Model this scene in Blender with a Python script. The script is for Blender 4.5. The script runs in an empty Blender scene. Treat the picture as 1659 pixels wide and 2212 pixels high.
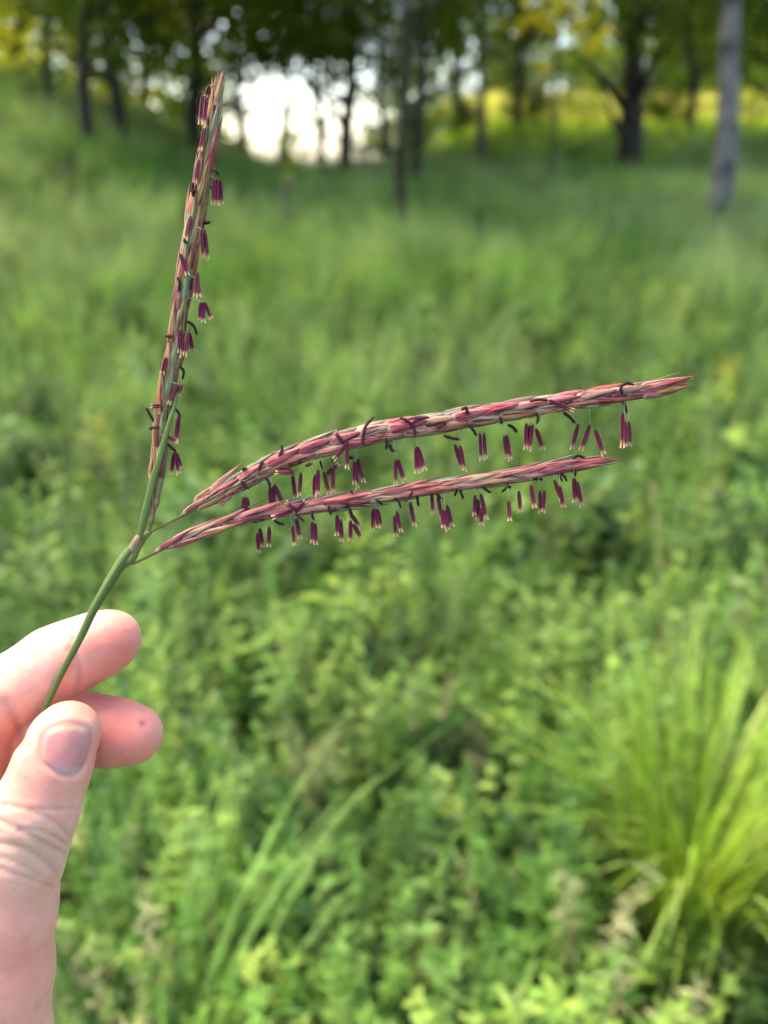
import bpy, math, random
import numpy as np
from mathutils import Vector, Matrix, Euler
from mathutils.bvhtree import BVHTree

random.seed(7); RNG = np.random.default_rng(7)
sc = bpy.context.scene
COL = sc.collection

# ------------------------------------------------------------------ camera, sky, sun, exposure
PITCH = math.radians(25.0)
CAM_Z = 1.35
F = 1661.0                       # focal length in units of the 1659 x 2212 picture grid
CU, CV = 829.5, 1106.0
D0 = 0.20                        # distance of the held stalk from the lens
cd = bpy.data.cameras.new('camera')
cam = bpy.data.objects.new('camera', cd); COL.objects.link(cam)
cam.location = (0, 0, CAM_Z)
cam.rotation_euler = (math.radians(90) - PITCH, 0, 0)
cd.sensor_fit = 'HORIZONTAL'; cd.sensor_width = 24.0; cd.lens = 24.0 * F / 1659.0
cd.clip_start = 0.01; cd.clip_end = 3000
cd.dof.use_dof = True; cd.dof.focus_distance = D0 - 0.001; cd.dof.aperture_fstop = 6.6
sc.camera = cam
CAMR = cam.rotation_euler.to_matrix()

SUN_EL, SUN_AZ = math.radians(60), math.radians(300)     # azimuth clockwise from +Y (the view direction)
w = bpy.data.worlds.new('World'); sc.world = w; w.use_nodes = True
nt = w.node_tree
sky = nt.nodes.new('ShaderNodeTexSky'); sky.sky_type = 'NISHITA'; sky.sun_disc = False
sky.sun_elevation = SUN_EL; sky.sun_rotation = SUN_AZ; sky.dust_density = 2.0; sky.air_density = 0.8; sky.ozone_density = 1.0
nt.links.new(sky.outputs[0], nt.nodes['Background'].inputs[0])
nt.nodes['Background'].inputs[1].default_value = 0.15
sl = bpy.data.lights.new('sun', 'SUN'); sl.energy = 1.5; sl.angle = math.radians(25); sl.color = (1.0, 0.88, 0.68)
sun = bpy.data.objects.new('sun', sl); COL.objects.link(sun)
sdir = Vector((math.sin(SUN_AZ) * math.cos(SUN_EL), math.cos(SUN_AZ) * math.cos(SUN_EL), math.sin(SUN_EL)))
sun.rotation_euler = sdir.to_track_quat('Z', 'Y').to_euler()
vs = sc.view_settings
vs.view_transform = 'Standard'; vs.look = 'None'; vs.exposure = 2.68; vs.use_white_balance = True; vs.white_balance_temperature = 7500; vs.white_balance_tint = 8; vs.gamma = 1.0; vs.use_curve_mapping = False
sc.render.engine = 'CYCLES'
sc.cycles.use_denoising = True
sc.cycles.max_bounces = 4; sc.cycles.diffuse_bounces = 3; sc.cycles.transmission_bounces = 3; sc.cycles.glossy_bounces = 1
sc.cycles.use_adaptive_sampling = True; sc.cycles.adaptive_threshold = 0.03
sc.cycles.sample_clamp_indirect = 8.0

# ------------------------------------------------------------------ helpers
def tag(o, label=None, cat=None, group=None, kind=None):
    if label: o['label'] = label
    if cat: o['category'] = cat
    if group: o['group'] = group
    if kind: o['kind'] = kind
    return o

def empty(name, loc=(0, 0, 0), rot=(0, 0, 0), parent=None):
    o = bpy.data.objects.new(name, None); COL.objects.link(o)
    o.location = loc; o.rotation_euler = rot; o.empty_display_size = 0.05
    if parent: o.parent = parent
    return o

def mk_mesh(name, v, f, mat=None, attrs=None, smooth=True):
    me = bpy.data.meshes.new(name)
    me.from_pydata([tuple(map(float, p)) for p in v], [], [tuple(map(int, q)) for q in f])
    if attrs:
        for k, a in attrs.items():
            at = me.attributes.new(k, 'FLOAT', 'POINT')
            at.data.foreach_set('value', np.asarray(a, dtype=np.float32))
    if smooth:
        me.polygons.foreach_set('use_smooth', [True] * len(me.polygons))
    if mat: me.materials.append(mat)
    me.update()
    return me

def link(name, me, parent=None, loc=None, matrix=None, color=None):
    o = bpy.data.objects.new(name, me); COL.objects.link(o)
    if parent: o.parent = parent
    if loc is not None: o.location = loc
    if matrix is not None: o.matrix_basis = matrix
    if color is not None: o.color = color
    return o

class MB:
    """collects faces of ONE object"""
    def __init__(s): s.v = []; s.f = []; s.t = []
    def add(s, v, f, t):
        n = len(s.v)
        s.v.extend([tuple(p) for p in v]); s.f.extend([tuple(i + n for i in q) for q in f]); s.t.extend(list(t))
    def mesh(s, name, mat, smooth=True): return mk_mesh(name, s.v, s.f, mat, {'t': s.t}, smooth)

def catmull(pts, n):
    pts = [np.array(p, float) for p in pts]
    P = [2 * pts[0] - pts[1]] + pts + [2 * pts[-1] - pts[-2]]
    out = []
    m = len(pts) - 1
    for i in range(n + 1):
        s = min(i / n * m, m - 1e-9); k = int(s); u = s - k
        a, b, c, d = P[k], P[k + 1], P[k + 2], P[k + 3]
        out.append(0.5 * ((2 * b) + (-a + c) * u + (2 * a - 5 * b + 4 * c - d) * u * u + (-a + 3 * b - 3 * c + d) * u ** 3))
    return np.array(out)

def tube(pts, rad, seg=8, flat=1.0, nrm=(0, 0, 1), bump=0.0, rnd=None, cap=True):
    """tube along pts; flat squeezes it along nrm.  returns verts, faces, t, ang"""
    pts = np.asarray(pts, float); n = len(pts)
    tan = np.gradient(pts, axis=0); tan /= np.linalg.norm(tan, axis=1)[:, None] + 1e-12
    V = []; T = []; A = []
    nr = np.array(nrm, float)
    for i in range(n):
        b = np.cross(tan[i], nr); lb = np.linalg.norm(b)
        if lb < 1e-6: b = np.cross(tan[i], np.array([1, 0.01, 0.02])); lb = np.linalg.norm(b)
        b /= lb; c = np.cross(b, tan[i])
        for k in range(seg):
            a = 2 * math.pi * k / seg
            r = rad[i] * (1 + (bump * (rnd.random() - .5) if rnd is not None else 0))
            V.append(pts[i] + b * math.cos(a) * r + c * math.sin(a) * r * flat); T.append(i / (n - 1)); A.append(k / seg)
    Fc = []
    for i in range(n - 1):
        for k in range(seg):
            k2 = (k + 1) % seg
            Fc.append((i * seg + k, i * seg + k2, (i + 1) * seg + k2, (i + 1) * seg + k))
    if cap:
        Fc.append(tuple(range(seg - 1, -1, -1))); Fc.append(tuple((n - 1) * seg + k for k in range(seg)))
    return V, Fc, T, A

# ---- materials
def new_mat(name):
    m = bpy.data.materials.new(name); m.use_nodes = True
    n = m.node_tree
    for x in list(n.nodes): n.nodes.remove(x)
    out = n.nodes.new('ShaderNodeOutputMaterial')
    return m, n, out

def nd(n, typ, **kw):
    x = n.nodes.new(typ)
    for k, v in kw.items():
        if k.startswith('in_'): x.inputs[k[3:].replace('_', ' ')].default_value = v
        else: setattr(x, k, v)
    return x

def ramp(n, stops, fac=None, interp='LINEAR'):
    r = n.nodes.new('ShaderNodeValToRGB'); r.color_ramp.interpolation = interp
    el = r.color_ramp.elements
    while len(el) < len(stops): el.new(0.5)
    for e, (p, c) in zip(el, stops):
        e.position = p; e.color = (*c, 1)
    if fac is not None: n.links.new(fac, r.inputs[0])
    return r.outputs[0]

def mix(n, a, b, fac, mode='MIX'):
    x = n.nodes.new('ShaderNodeMix'); x.data_type = 'RGBA'; x.blend_type = mode
    for s, val in ((6, a), (7, b), (0, fac)):
        if isinstance(val, bpy.types.NodeSocket): n.links.new(val, x.inputs[s])
        elif s == 0: x.inputs[0].default_value = val
        else: x.inputs[s].default_value = (*val, 1)
    return x.outputs[2]

def attr(n, name):
    a = n.nodes.new('ShaderNodeAttribute'); a.attribute_name = name
    return a.outputs['Fac']

def noise(n, scale, detail=3.0, rough=0.55, vec=None, dims='3D'):
    x = n.nodes.new('ShaderNodeTexNoise'); x.inputs['Scale'].default_value = scale
    x.inputs['Detail'].default_value = detail; x.inputs['Roughness'].default_value = rough
    if vec is not None: n.links.new(vec, x.inputs['Vector'])
    return x.outputs['Fac']

def pos(n): return n.nodes.new('ShaderNodeNewGeometry').outputs['Position']
def rnd_out(n): return n.nodes.new('ShaderNodeObjectInfo').outputs['Random']

ALB = 0.62      # keeps foliage and skin at natural reflectance for this exposure
def principled(n, out, col, rough=0.6, spec=0.3, sss=0.0, bumpsock=None, bstr=0.3, bdist=0.01):
    p = n.nodes.new('ShaderNodeBsdfPrincipled')
    col = mix(n, col, (ALB, ALB, ALB), 1.0, 'MULTIPLY')
    if isinstance(col, bpy.types.NodeSocket): n.links.new(col, p.inputs['Base Color'])
    else: p.inputs['Base Color'].default_value = (*col, 1)
    if isinstance(rough, bpy.types.NodeSocket): n.links.new(rough, p.inputs['Roughness'])
    else: p.inputs['Roughness'].default_value = rough
    p.inputs['Specular IOR Level'].default_value = spec
    p.inputs['Subsurface Weight'].default_value = sss
    if bumpsock is not None:
        b = n.nodes.new('ShaderNodeBump'); b.inputs['Strength'].default_value = bstr; b.inputs['Distance'].default_value = bdist
        n.links.new(bumpsock, b.inputs['Height']); n.links.new(b.outputs[0], p.inputs['Normal'])
    if out is not None: n.links.new(p.outputs[0], out.inputs[0])
    return p

def leaf_mat(name, stops, trans=0.35, patch=None, patch_scale=0.5, tipcol=None, rough=0.5, spec=0.25, cl=0, alb=ALB):
    """stops: colour ramp over the per-plant random value; patch: second ramp mixed in by world position"""
    m, n, out = new_mat(name)
    c = ramp(n, stops, rnd_out(n))
    if patch:
        pn = ramp(n, [(0.38, (0, 0, 0)), (0.62, (1, 1, 1))], noise(n, patch_scale, 2.0, vec=pos(n)))
        c = mix(n, c, patch, pn)
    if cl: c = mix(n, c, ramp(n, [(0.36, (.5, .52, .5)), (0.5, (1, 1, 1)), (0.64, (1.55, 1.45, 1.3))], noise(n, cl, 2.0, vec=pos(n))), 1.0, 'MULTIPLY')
    vn = noise(n, 45.0, 2.0, vec=pos(n))
    c = mix(n, c, ramp(n, [(0.3, (.55, .55, .55)), (0.7, (1.35, 1.35, 1.3))], vn), 1.0, 'MULTIPLY')
    if tipcol:
        c = mix(n, c, tipcol, ramp(n, [(0.55, (0, 0, 0)), (1.0, (.8, .8, .8))], attr(n, 't')))
    if spec > 0: p = principled(n, None, c, rough, spec)
    c = mix(n, c, (alb, alb, alb), 1.0, 'MULTIPLY')
    if spec <= 0:
        p = n.nodes.new('ShaderNodeBsdfDiffuse'); n.links.new(c, p.inputs[0])
    tr = n.nodes.new('ShaderNodeBsdfTranslucent')
    tc = mix(n, c, (1.2, 1.2, 0.55), 1.0, 'MULTIPLY')
    n.links.new(tc, tr.inputs[0])
    ms = n.nodes.new('ShaderNodeMixShader'); ms.inputs[0].default_value = trans
    n.links.new(p.outputs[0], ms.inputs[1]); n.links.new(tr.outputs[0], ms.inputs[2]); n.links.new(ms.outputs[0], out.inputs[0])
    return m

M = {}
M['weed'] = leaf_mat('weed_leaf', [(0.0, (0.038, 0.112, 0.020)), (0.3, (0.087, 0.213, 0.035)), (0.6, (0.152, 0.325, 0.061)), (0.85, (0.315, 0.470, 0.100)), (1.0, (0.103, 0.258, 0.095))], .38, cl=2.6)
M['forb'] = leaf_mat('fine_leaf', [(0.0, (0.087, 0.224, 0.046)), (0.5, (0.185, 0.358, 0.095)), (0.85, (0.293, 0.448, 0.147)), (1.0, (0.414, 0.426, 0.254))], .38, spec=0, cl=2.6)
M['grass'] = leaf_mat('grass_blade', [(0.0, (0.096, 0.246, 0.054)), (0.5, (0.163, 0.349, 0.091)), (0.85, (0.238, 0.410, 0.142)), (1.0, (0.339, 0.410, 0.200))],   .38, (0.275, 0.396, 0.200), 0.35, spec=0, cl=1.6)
M['clump'] = leaf_mat('clump_blade', [(0.0, (.24, .42, .05)), (0.5, (.36, .56, .09)), (1.0, (.48, .64, .16))], .40)
M['field'] = leaf_mat('yellow_field', [(0.0, (.36, .44, .08)), (0.5, (.60, .56, .15)), (1.0, (.66, .56, .27))], .45, spec=0, alb=1.0)  # yellow-green grass, its colour raised to stand in for sunlight on the field
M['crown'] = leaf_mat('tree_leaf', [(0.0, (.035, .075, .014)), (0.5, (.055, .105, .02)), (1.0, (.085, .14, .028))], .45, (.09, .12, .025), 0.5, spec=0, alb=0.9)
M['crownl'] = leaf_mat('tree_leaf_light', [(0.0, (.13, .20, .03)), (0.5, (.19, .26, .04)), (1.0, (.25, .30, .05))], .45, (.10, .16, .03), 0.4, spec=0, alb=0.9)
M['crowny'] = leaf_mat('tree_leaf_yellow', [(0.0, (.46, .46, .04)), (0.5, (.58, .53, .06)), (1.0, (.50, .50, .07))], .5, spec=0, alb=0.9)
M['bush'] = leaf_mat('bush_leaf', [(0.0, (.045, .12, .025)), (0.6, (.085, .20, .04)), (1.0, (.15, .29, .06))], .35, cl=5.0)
M['knoll'] = leaf_mat('knoll_grass', [(0.0, (.22, .36, .04)), (0.5, (.34, .48, .06)), (1.0, (.44, .52, .10))], .4, spec=0, alb=1.0)  # grass colour brightened to offset the tree shade falling on the knoll
M['bright'] = leaf_mat('bright_leaf', [(0.0, (.29, .45, .06)), (1.0, (.37, .50, .09))], .4)

def bark_mat(name, a, b, scale=6.0, pale=None):
    m, n, out = new_mat(name)
    tc = n.nodes.new('ShaderNodeTexCoord'); mp = n.nodes.new('ShaderNodeMapping'); mp.inputs['Scale'].default_value = (1, 1, .25)
    n.links.new(tc.outputs['Object'], mp.inputs[0])
    f = noise(n, scale, 6.0, .65, mp.outputs[0])
    c = ramp(n, [(0.3, a), (0.7, b)], f)
    if pale:
        f2 = noise(n, 3.2, 4.0, .6, tc.outputs['Object'])
        c = mix(n, c, pale, ramp(n, [(0.42, (0, 0, 0)), (0.55, (1, 1, 1))], f2))
    principled(n, out, c, .85, .2, bumpsock=f, bstr=.8, bdist=.03)
    return m
M['bark'] = bark_mat('dark_bark', (.018, .014, .011), (.055, .043, .033))
M['barkg'] = bark_mat('grey_bark', (.045, .042, .038), (.12, .11, .10))
M['birch'] = bark_mat('pale_bark', (.04, .036, .034), (.10, .092, .085), 5.0, (.19, .18, .17))

# ------------------------------------------------------------------ terrain
def ss(a, b, x):
    t = np.clip((x - a) / (b - a), 0, 1); return t * t * (3 - 2 * t)

def H(x, y):
    x = np.asarray(x, float); y = np.asarray(y, float)
    rampz = 0.06 * np.clip(y - 4, 0, 13)
    left = 1.55 * ss(-1.8, -7.5, x) * ss(6, 14, y)
    R = ss(-0.6, 3.0, x)
    right = R * (1.05 * ss(16, 22, y) + 1.25 * ss(24, 36, y))
    drop = (1 - R) * 6.0 * ss(19, 50, y) + 10.0 * ss(75, 220, np.hypot(x, y))
    bumps = 0.05 * np.sin(x * 1.3 + 1.0) * np.sin(y * 1.1) * ss(2, 6, y) + 0.02 * np.sin(3.1 * x + y)
    return rampz + left + right - drop + bumps

m, n, out = new_mat('soil_and_moss')
f = noise(n, 3.0, 8.0, .6, pos(n)); f2 = noise(n, 40.0, 4.0, .6, pos(n))
c = ramp(n, [(0.3, (.025, .04, .012)), (0.55, (.05, .085, .02)), (0.75, (.075, .065, .03))], f)
principled(n, out, c, .95, .1, bumpsock=f2, bstr=1.0, bdist=.02)
M['soil'] = m
q = np.sinh(np.linspace(-6.2, 6.2, 231)); q = q / q.max() * 700
gx, gy = np.meshgrid(q, q + 4, indexing='ij')
gz = H(gx, gy)
N = len(q)
vv = np.stack([gx, gy, gz], -1).reshape(-1, 3)
ii, jj = np.meshgrid(np.arange(N - 1), np.arange(N - 1), indexing='ij')
a = (ii * N + jj).ravel()
ff = np.stack([a, a + N, a + N + 1, a + 1], -1)
ground = link('ground', mk_mesh('ground', vv, ff, M['soil']))
tag(ground, 'uneven earth under the meadow rising to a grassy bank', 'ground', kind='structure')

def cam_x(u, y, z=1.0):
    """x of a thing standing at picture column u and distance y"""
    zc = y * math.cos(PITCH) + (CAM_Z - z) * math.sin(PITCH)
    return (u - CU) / F * zc
def pxm(y, z=1.0): return (y * math.cos(PITCH) + (CAM_Z - z) * math.sin(PITCH)) / F   # metres per picture unit

def ground_at(u, v, zg=0.0):
    """ground point seen at picture point (u, v)"""
    d = CAMR @ Vector(((u - CU) / F, (CV - v) / F, -1.0))
    k = (zg - CAM_Z) / d.z
    p = cam.location + d * k
    for _ in range(6):
        k = (float(H(p.x, p.y)) - CAM_Z) / d.z; p = cam.location + d * k
    return p

CLUMP = ground_at(1475, 1945)

# ------------------------------------------------------------------ plant shapes
def add_leaf(mb, base, d, nrm, L, W, curl=0.3, segs=3, fold=0.15):
    d = np.array(d, float); d /= np.linalg.norm(d) + 1e-9
    nrm = np.array(nrm, float); nrm -= d * nrm.dot(d); nrm /= np.linalg.norm(nrm) + 1e-9
    s = np.cross(d, nrm)
    V = []; T = []; Fc = []
    for i in range(segs + 1):
        t = i / segs
        wd = W * math.sin(math.pi * min(1, (t * .92 + .06))) ** .8 * .5
        c = np.array(base) + d * L * t - nrm * curl * L * t * t
        V += [c - s * wd + nrm * fold * wd, c, c + s * wd + nrm * fold * wd]; T += [t] * 3
        if i:
            k = 3 * i
            Fc += [(k - 3, k - 2, k + 1, k), (k - 2, k - 1, k + 2, k + 1)]
    mb.add(V, Fc, T)

def add_blade(mb, base, az, L, W, lean, bend, rng, segs=5):
    p = np.array(base, float); V = []; T = []; Fc = []
    el = math.pi / 2 - lean
    side = np.array([-math.sin(az), math.cos(az), 0]); st = L / segs
    tw = rng.uniform(-.6, .6)
    for i in range(segs + 1):
        t = i / segs
        wd = W * .5 * (1 - t ** 2.2) * (0.75 + .5 * min(t * 3, .5)) + .0003
        sd = side * math.cos(tw * t) + np.array([0, 0, 1]) * math.sin(tw * t)
        V += [p - sd * wd, p + sd * wd]; T += [t, t]
        if i: Fc.append((2 * i - 2, 2 * i - 1, 2 * i + 1, 2 * i))
        p = p + st * np.array([math.cos(az) * math.cos(el), math.sin(az) * math.cos(el), math.sin(el)])
        el -= bend / segs * (0.4 + 1.2 * t)
    mb.add(V, Fc, T)

def weed_mesh(seed, h=.34, nl=26, L=.042, W=.024, br=3):
    r = random.Random(seed); mb = MB(); st = MB()
    for b in range(br):
        az0 = r.uniform(0, 6.28); ln = r.uniform(.05, .4) if b else .05
        top = np.array([math.cos(az0) * h * ln, math.sin(az0) * h * ln, h * r.uniform(.75, 1.05)])
        pts = [np.zeros(3), top * .5 + np.array([r.uniform(-.02, .02), r.uniform(-.02, .02), .02]), top]
        cv = catmull(pts, 8)
        st.add(*tube(cv, np.linspace(.0028, .001, 9), 4)[:3])
        for k in range(nl):
            t = .18 + .82 * (k + .5) / nl; c = cv[int(t * 8)]
            a = k * 2.4 + r.uniform(-.5, .5); e = r.uniform(-.15, .55) if k < nl - 4 else r.uniform(.4, 1.1)
            d = (math.cos(a) * math.cos(e), math.sin(a) * math.cos(e), math.sin(e))
            s = (1.15 - .55 * t) * r.uniform(.7, 1.25)
            add_leaf(mb, c, d, (0, 0, 1), L * s, W * s, r.uniform(.1, .5))
    return st, mb

def forb_mesh(seed, h=.36):
    r = random.Random(seed); mb = MB(); st = MB()
    for b in range(4):
        az0 = r.uniform(0, 6.28); ln = r.uniform(.1, .45)
        top = np.array([math.cos(az0) * h * ln, math.sin(az0) * h * ln, h * r.uniform(.65, 1.05)])
        cv = catmull([np.zeros(3), top * .5 + np.array([0, 0, .03]), top], 10)
        st.add(*tube(cv, np.linspace(.002, .0008, 11), 3)[:3])
        for k in range(44):
            t = .15 + .85 * k / 44; c = cv[int(t * 10)]
            a = k * 2.4 + r.uniform(-.5, .5); e = r.uniform(-.1, .9)
            d = (math.cos(a) * math.cos(e), math.sin(a) * math.cos(e), math.sin(e))
            s = (1.1 - .5 * t) * r.uniform(.7, 1.3)
            add_leaf(mb, c, d, (0, 0, 1), .034 * s, .009 * s, r.uniform(0, .5), 2)
    return st, mb

def tuft_mesh(seed, h=.55, nb=34, W=.007, spread=.07, bend=1.3):
    r = random.Random(seed); mb = MB()
    for k in range(nb):
        a = r.uniform(0, 6.28); rr = spread * math.sqrt(r.random())
        add_blade(mb, (rr * math.cos(a), rr * math.sin(a), 0), a + r.uniform(-.8, .8), h * r.uniform(.5, 1.1), W * r.uniform(.6, 1.2),
                  r.uniform(.02, .35), bend * r.uniform(.2, 1.2), r)
    return mb

def hidden(name, me):
    return bpy.data.objects.new(name, me)

def join2(a, b): a.add(b.v, b.f, b.t); return a

def proto_coll(name, meshes):
    c = bpy.data.collections.new(name)
    for i, me in enumerate(meshes):
        c.objects.link(hidden('%s_%02d' % (name, i), me))
    return c

def scatter(name, xy, coll, nvar, smin, smax, tilt=.15, zoff=-.01, z=None):
    n = len(xy); z = H(xy[:, 0], xy[:, 1]) + zoff if z is None else z
    me = bpy.data.meshes.new(name)
    me.from_pydata(np.column_stack([xy, z]).tolist(), [], [])
    rot = np.column_stack([RNG.normal(0, tilt, n), RNG.normal(0, tilt, n), RNG.uniform(0, 6.283, n)]).astype(np.float32)
    at = me.attributes.new('rot', 'FLOAT_VECTOR', 'POINT'); at.data.foreach_set('vector', rot.ravel())
    at = me.attributes.new('scl', 'FLOAT', 'POINT'); at.data.foreach_set('value', RNG.uniform(smin, smax, n).astype(np.float32))
    at = me.attributes.new('idx', 'INT', 'POINT'); at.data.foreach_set('value', RNG.integers(0, nvar, n).astype(np.int32))
    o = link(name, me)
    g = bpy.data.node_groups.new(name, 'GeometryNodeTree')
    g.interface.new_socket('Geometry', in_out='INPUT', socket_type='NodeSocketGeometry')
    g.interface.new_socket('Geometry', in_out='OUTPUT', socket_type='NodeSocketGeometry')
    gi = g.nodes.new('NodeGroupInput'); go = g.nodes.new('NodeGroupOutput')
    ci = g.nodes.new('GeometryNodeCollectionInfo'); ci.inputs['Collection'].default_value = coll
    ci.inputs['Separate Children'].default_value = True; ci.inputs['Reset Children'].default_value = True
    ip = g.nodes.new('GeometryNodeInstanceOnPoints'); ip.inputs['Pick Instance'].default_value = True
    e2r = g.nodes.new('FunctionNodeEulerToRotation')
    def na(nm, ty):
        x = g.nodes.new('GeometryNodeInputNamedAttribute'); x.data_type = ty; x.inputs['Name'].default_value = nm
        return [s for s in x.outputs if s.enabled and s.name == 'Attribute'][0]
    g.links.new(gi.outputs[0], ip.inputs['Points']); g.links.new(ci.outputs[0], ip.inputs['Instance'])
    g.links.new(na('rot', 'FLOAT_VECTOR'), e2r.inputs[0]); g.links.new(e2r.outputs[0], ip.inputs['Rotation'])
    g.links.new(na('scl', 'FLOAT'), ip.inputs['Scale']); g.links.new(na('idx', 'INT'), ip.inputs['Instance Index'])
    g.links.new(ip.outputs[0], go.inputs[0])
    md = o.modifiers.new('scatter', 'NODES'); md.node_group = g
    o['kind'] = 'stuff'
    return o

def pts_zone(n, y0, y1, wide=.74, extra=1.2, power=1.0):
    n = int(n * 1.2)
    u = RNG.random(n) ** power
    y = y0 + (y1 - y0) * u
    x = RNG.uniform(-1, 1, n) * (wide * np.maximum(y, 0) + extra)
    return np.column_stack([x, y])

def off_clump(p):
    return p[((p[:, 0] - CLUMP.x) / .25) ** 2 + ((p[:, 1] - CLUMP.y + .15) / .33) ** 2 > 1]

def clumpy(n, y0, y1, k=1.0):
    """points gathered in patches with gaps between"""
    p = pts_zone(n * 2, y0, y1)
    f = np.sin(k * p[:, 0] * 9.1 + 2 * np.sin(k * p[:, 1] * 5.3)) + np.sin(k * p[:, 1] * 8.3 + 2.2 * np.sin(k * p[:, 0] * 4.7 + 1)) + RNG.normal(0, 1.9 if k == 1.0 else 1.0, len(p))
    p = p[np.argsort(-f)[:int(n * 1.22)]]
    return off_clump(p)

weeds = [weed_mesh(10 + i, h=.24 + .05 * i, L=[.033, .054, .023, .040][i], W=[.016, .013, .014, .022][i], nl=[22, 24, 38, 18][i]) for i in range(4)]
weed_coll = proto_coll('weed', [join2(MB(), join2(join2(MB(), s), l)).mesh('weed', M['weed']) for s, l in weeds])
forbs = [forb_mesh(30 + i, .26 + .06 * i) for i in range(3)]
forb_coll = proto_coll('forb', [join2(join2(MB(), s), l).mesh('forb', M['forb']) for s, l in forbs])
tuft_coll = proto_coll('tuft', [tuft_mesh(50 + i, .5 + .08 * i).mesh('tuft', M['grass']) for i in range(4)])
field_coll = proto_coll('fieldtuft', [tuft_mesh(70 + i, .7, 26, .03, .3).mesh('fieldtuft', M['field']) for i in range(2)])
far_coll = proto_coll('fartuft', [tuft_mesh(80 + i, .6, 30, .016, .25).mesh('fartuft', M['grass']) for i in range(3)])

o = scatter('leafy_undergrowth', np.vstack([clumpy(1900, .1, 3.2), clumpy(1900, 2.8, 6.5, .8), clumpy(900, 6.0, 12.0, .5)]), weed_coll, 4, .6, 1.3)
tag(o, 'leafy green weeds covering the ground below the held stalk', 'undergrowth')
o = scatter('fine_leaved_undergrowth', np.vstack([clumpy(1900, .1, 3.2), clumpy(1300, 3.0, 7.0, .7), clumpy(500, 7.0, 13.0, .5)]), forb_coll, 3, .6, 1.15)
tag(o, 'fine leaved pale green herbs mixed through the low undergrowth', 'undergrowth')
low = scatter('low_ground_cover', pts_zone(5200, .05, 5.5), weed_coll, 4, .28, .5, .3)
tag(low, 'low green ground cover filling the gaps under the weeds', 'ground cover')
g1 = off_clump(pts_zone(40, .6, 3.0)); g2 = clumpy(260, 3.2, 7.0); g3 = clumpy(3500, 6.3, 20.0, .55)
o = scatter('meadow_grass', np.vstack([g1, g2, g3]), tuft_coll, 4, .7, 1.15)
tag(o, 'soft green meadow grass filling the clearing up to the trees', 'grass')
g4 = pts_zone(5200, 12.0, 40.0, .72, 4); g4 = g4[(g4[:, 1] < 18.5) | (g4[:, 0] < 1.2)]
o = scatter('bank_grass', g4, far_coll, 3, .6, 1.0)
tag(o, 'green grass on the bank and knoll under the trees', 'grass')
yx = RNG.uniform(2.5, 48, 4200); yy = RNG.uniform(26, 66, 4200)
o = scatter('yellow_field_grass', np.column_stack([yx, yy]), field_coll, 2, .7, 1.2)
tag(o, 'sunlit-toned yellow field grass behind the trees on the right', 'grass')

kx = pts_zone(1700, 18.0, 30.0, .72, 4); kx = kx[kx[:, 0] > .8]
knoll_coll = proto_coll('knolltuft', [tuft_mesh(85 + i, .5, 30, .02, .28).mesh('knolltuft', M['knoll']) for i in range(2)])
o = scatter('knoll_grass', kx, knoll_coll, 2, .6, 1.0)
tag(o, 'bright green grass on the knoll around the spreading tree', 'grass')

# ------------------------------------------------------------------ trees
def crown_mesh(seed, rx, rz, ncl, nleaf, ls, mat):
    r = np.random.default_rng(seed)
    d = r.normal(size=(ncl, 3)); d /= np.linalg.norm(d, axis=1)[:, None]
    rad = r.random(ncl) ** .45
    c = d * rad[:, None] * np.array([rx, rx, rz])
    sp = r.uniform(.25, .6, ncl) * rx / 3
    k = r.integers(0, ncl, nleaf)
    p = c[k] + r.normal(size=(nleaf, 3)) * sp[k][:, None] * np.array([1, 1, .65])
    a = r.normal(size=(nleaf, 3)); a /= np.linalg.norm(a, axis=1)[:, None]
    b = np.cross(a, r.normal(size=(nleaf, 3))); b /= np.linalg.norm(b, axis=1)[:, None]
    s = (r.uniform(.6, 1.3, nleaf) * ls)[:, None]
    V = np.stack([p - a * s, p + b * s * .45, p + a * s, p - b * s * .45], 1).reshape(-1, 3)
    Fc = np.arange(nleaf * 4).reshape(-1, 4)
    return mk_mesh('crown', V, Fc, mat, None, False)

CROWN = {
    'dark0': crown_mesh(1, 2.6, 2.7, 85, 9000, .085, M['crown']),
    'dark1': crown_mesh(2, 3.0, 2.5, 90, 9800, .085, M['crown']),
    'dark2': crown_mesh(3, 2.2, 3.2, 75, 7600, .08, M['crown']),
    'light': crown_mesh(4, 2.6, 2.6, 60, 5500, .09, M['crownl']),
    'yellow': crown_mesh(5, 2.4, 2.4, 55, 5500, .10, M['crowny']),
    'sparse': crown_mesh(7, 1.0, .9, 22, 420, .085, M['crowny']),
    'sapling': crown_mesh(6, .5, .6, 14, 420, .05, M['crownl']),
}

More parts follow.
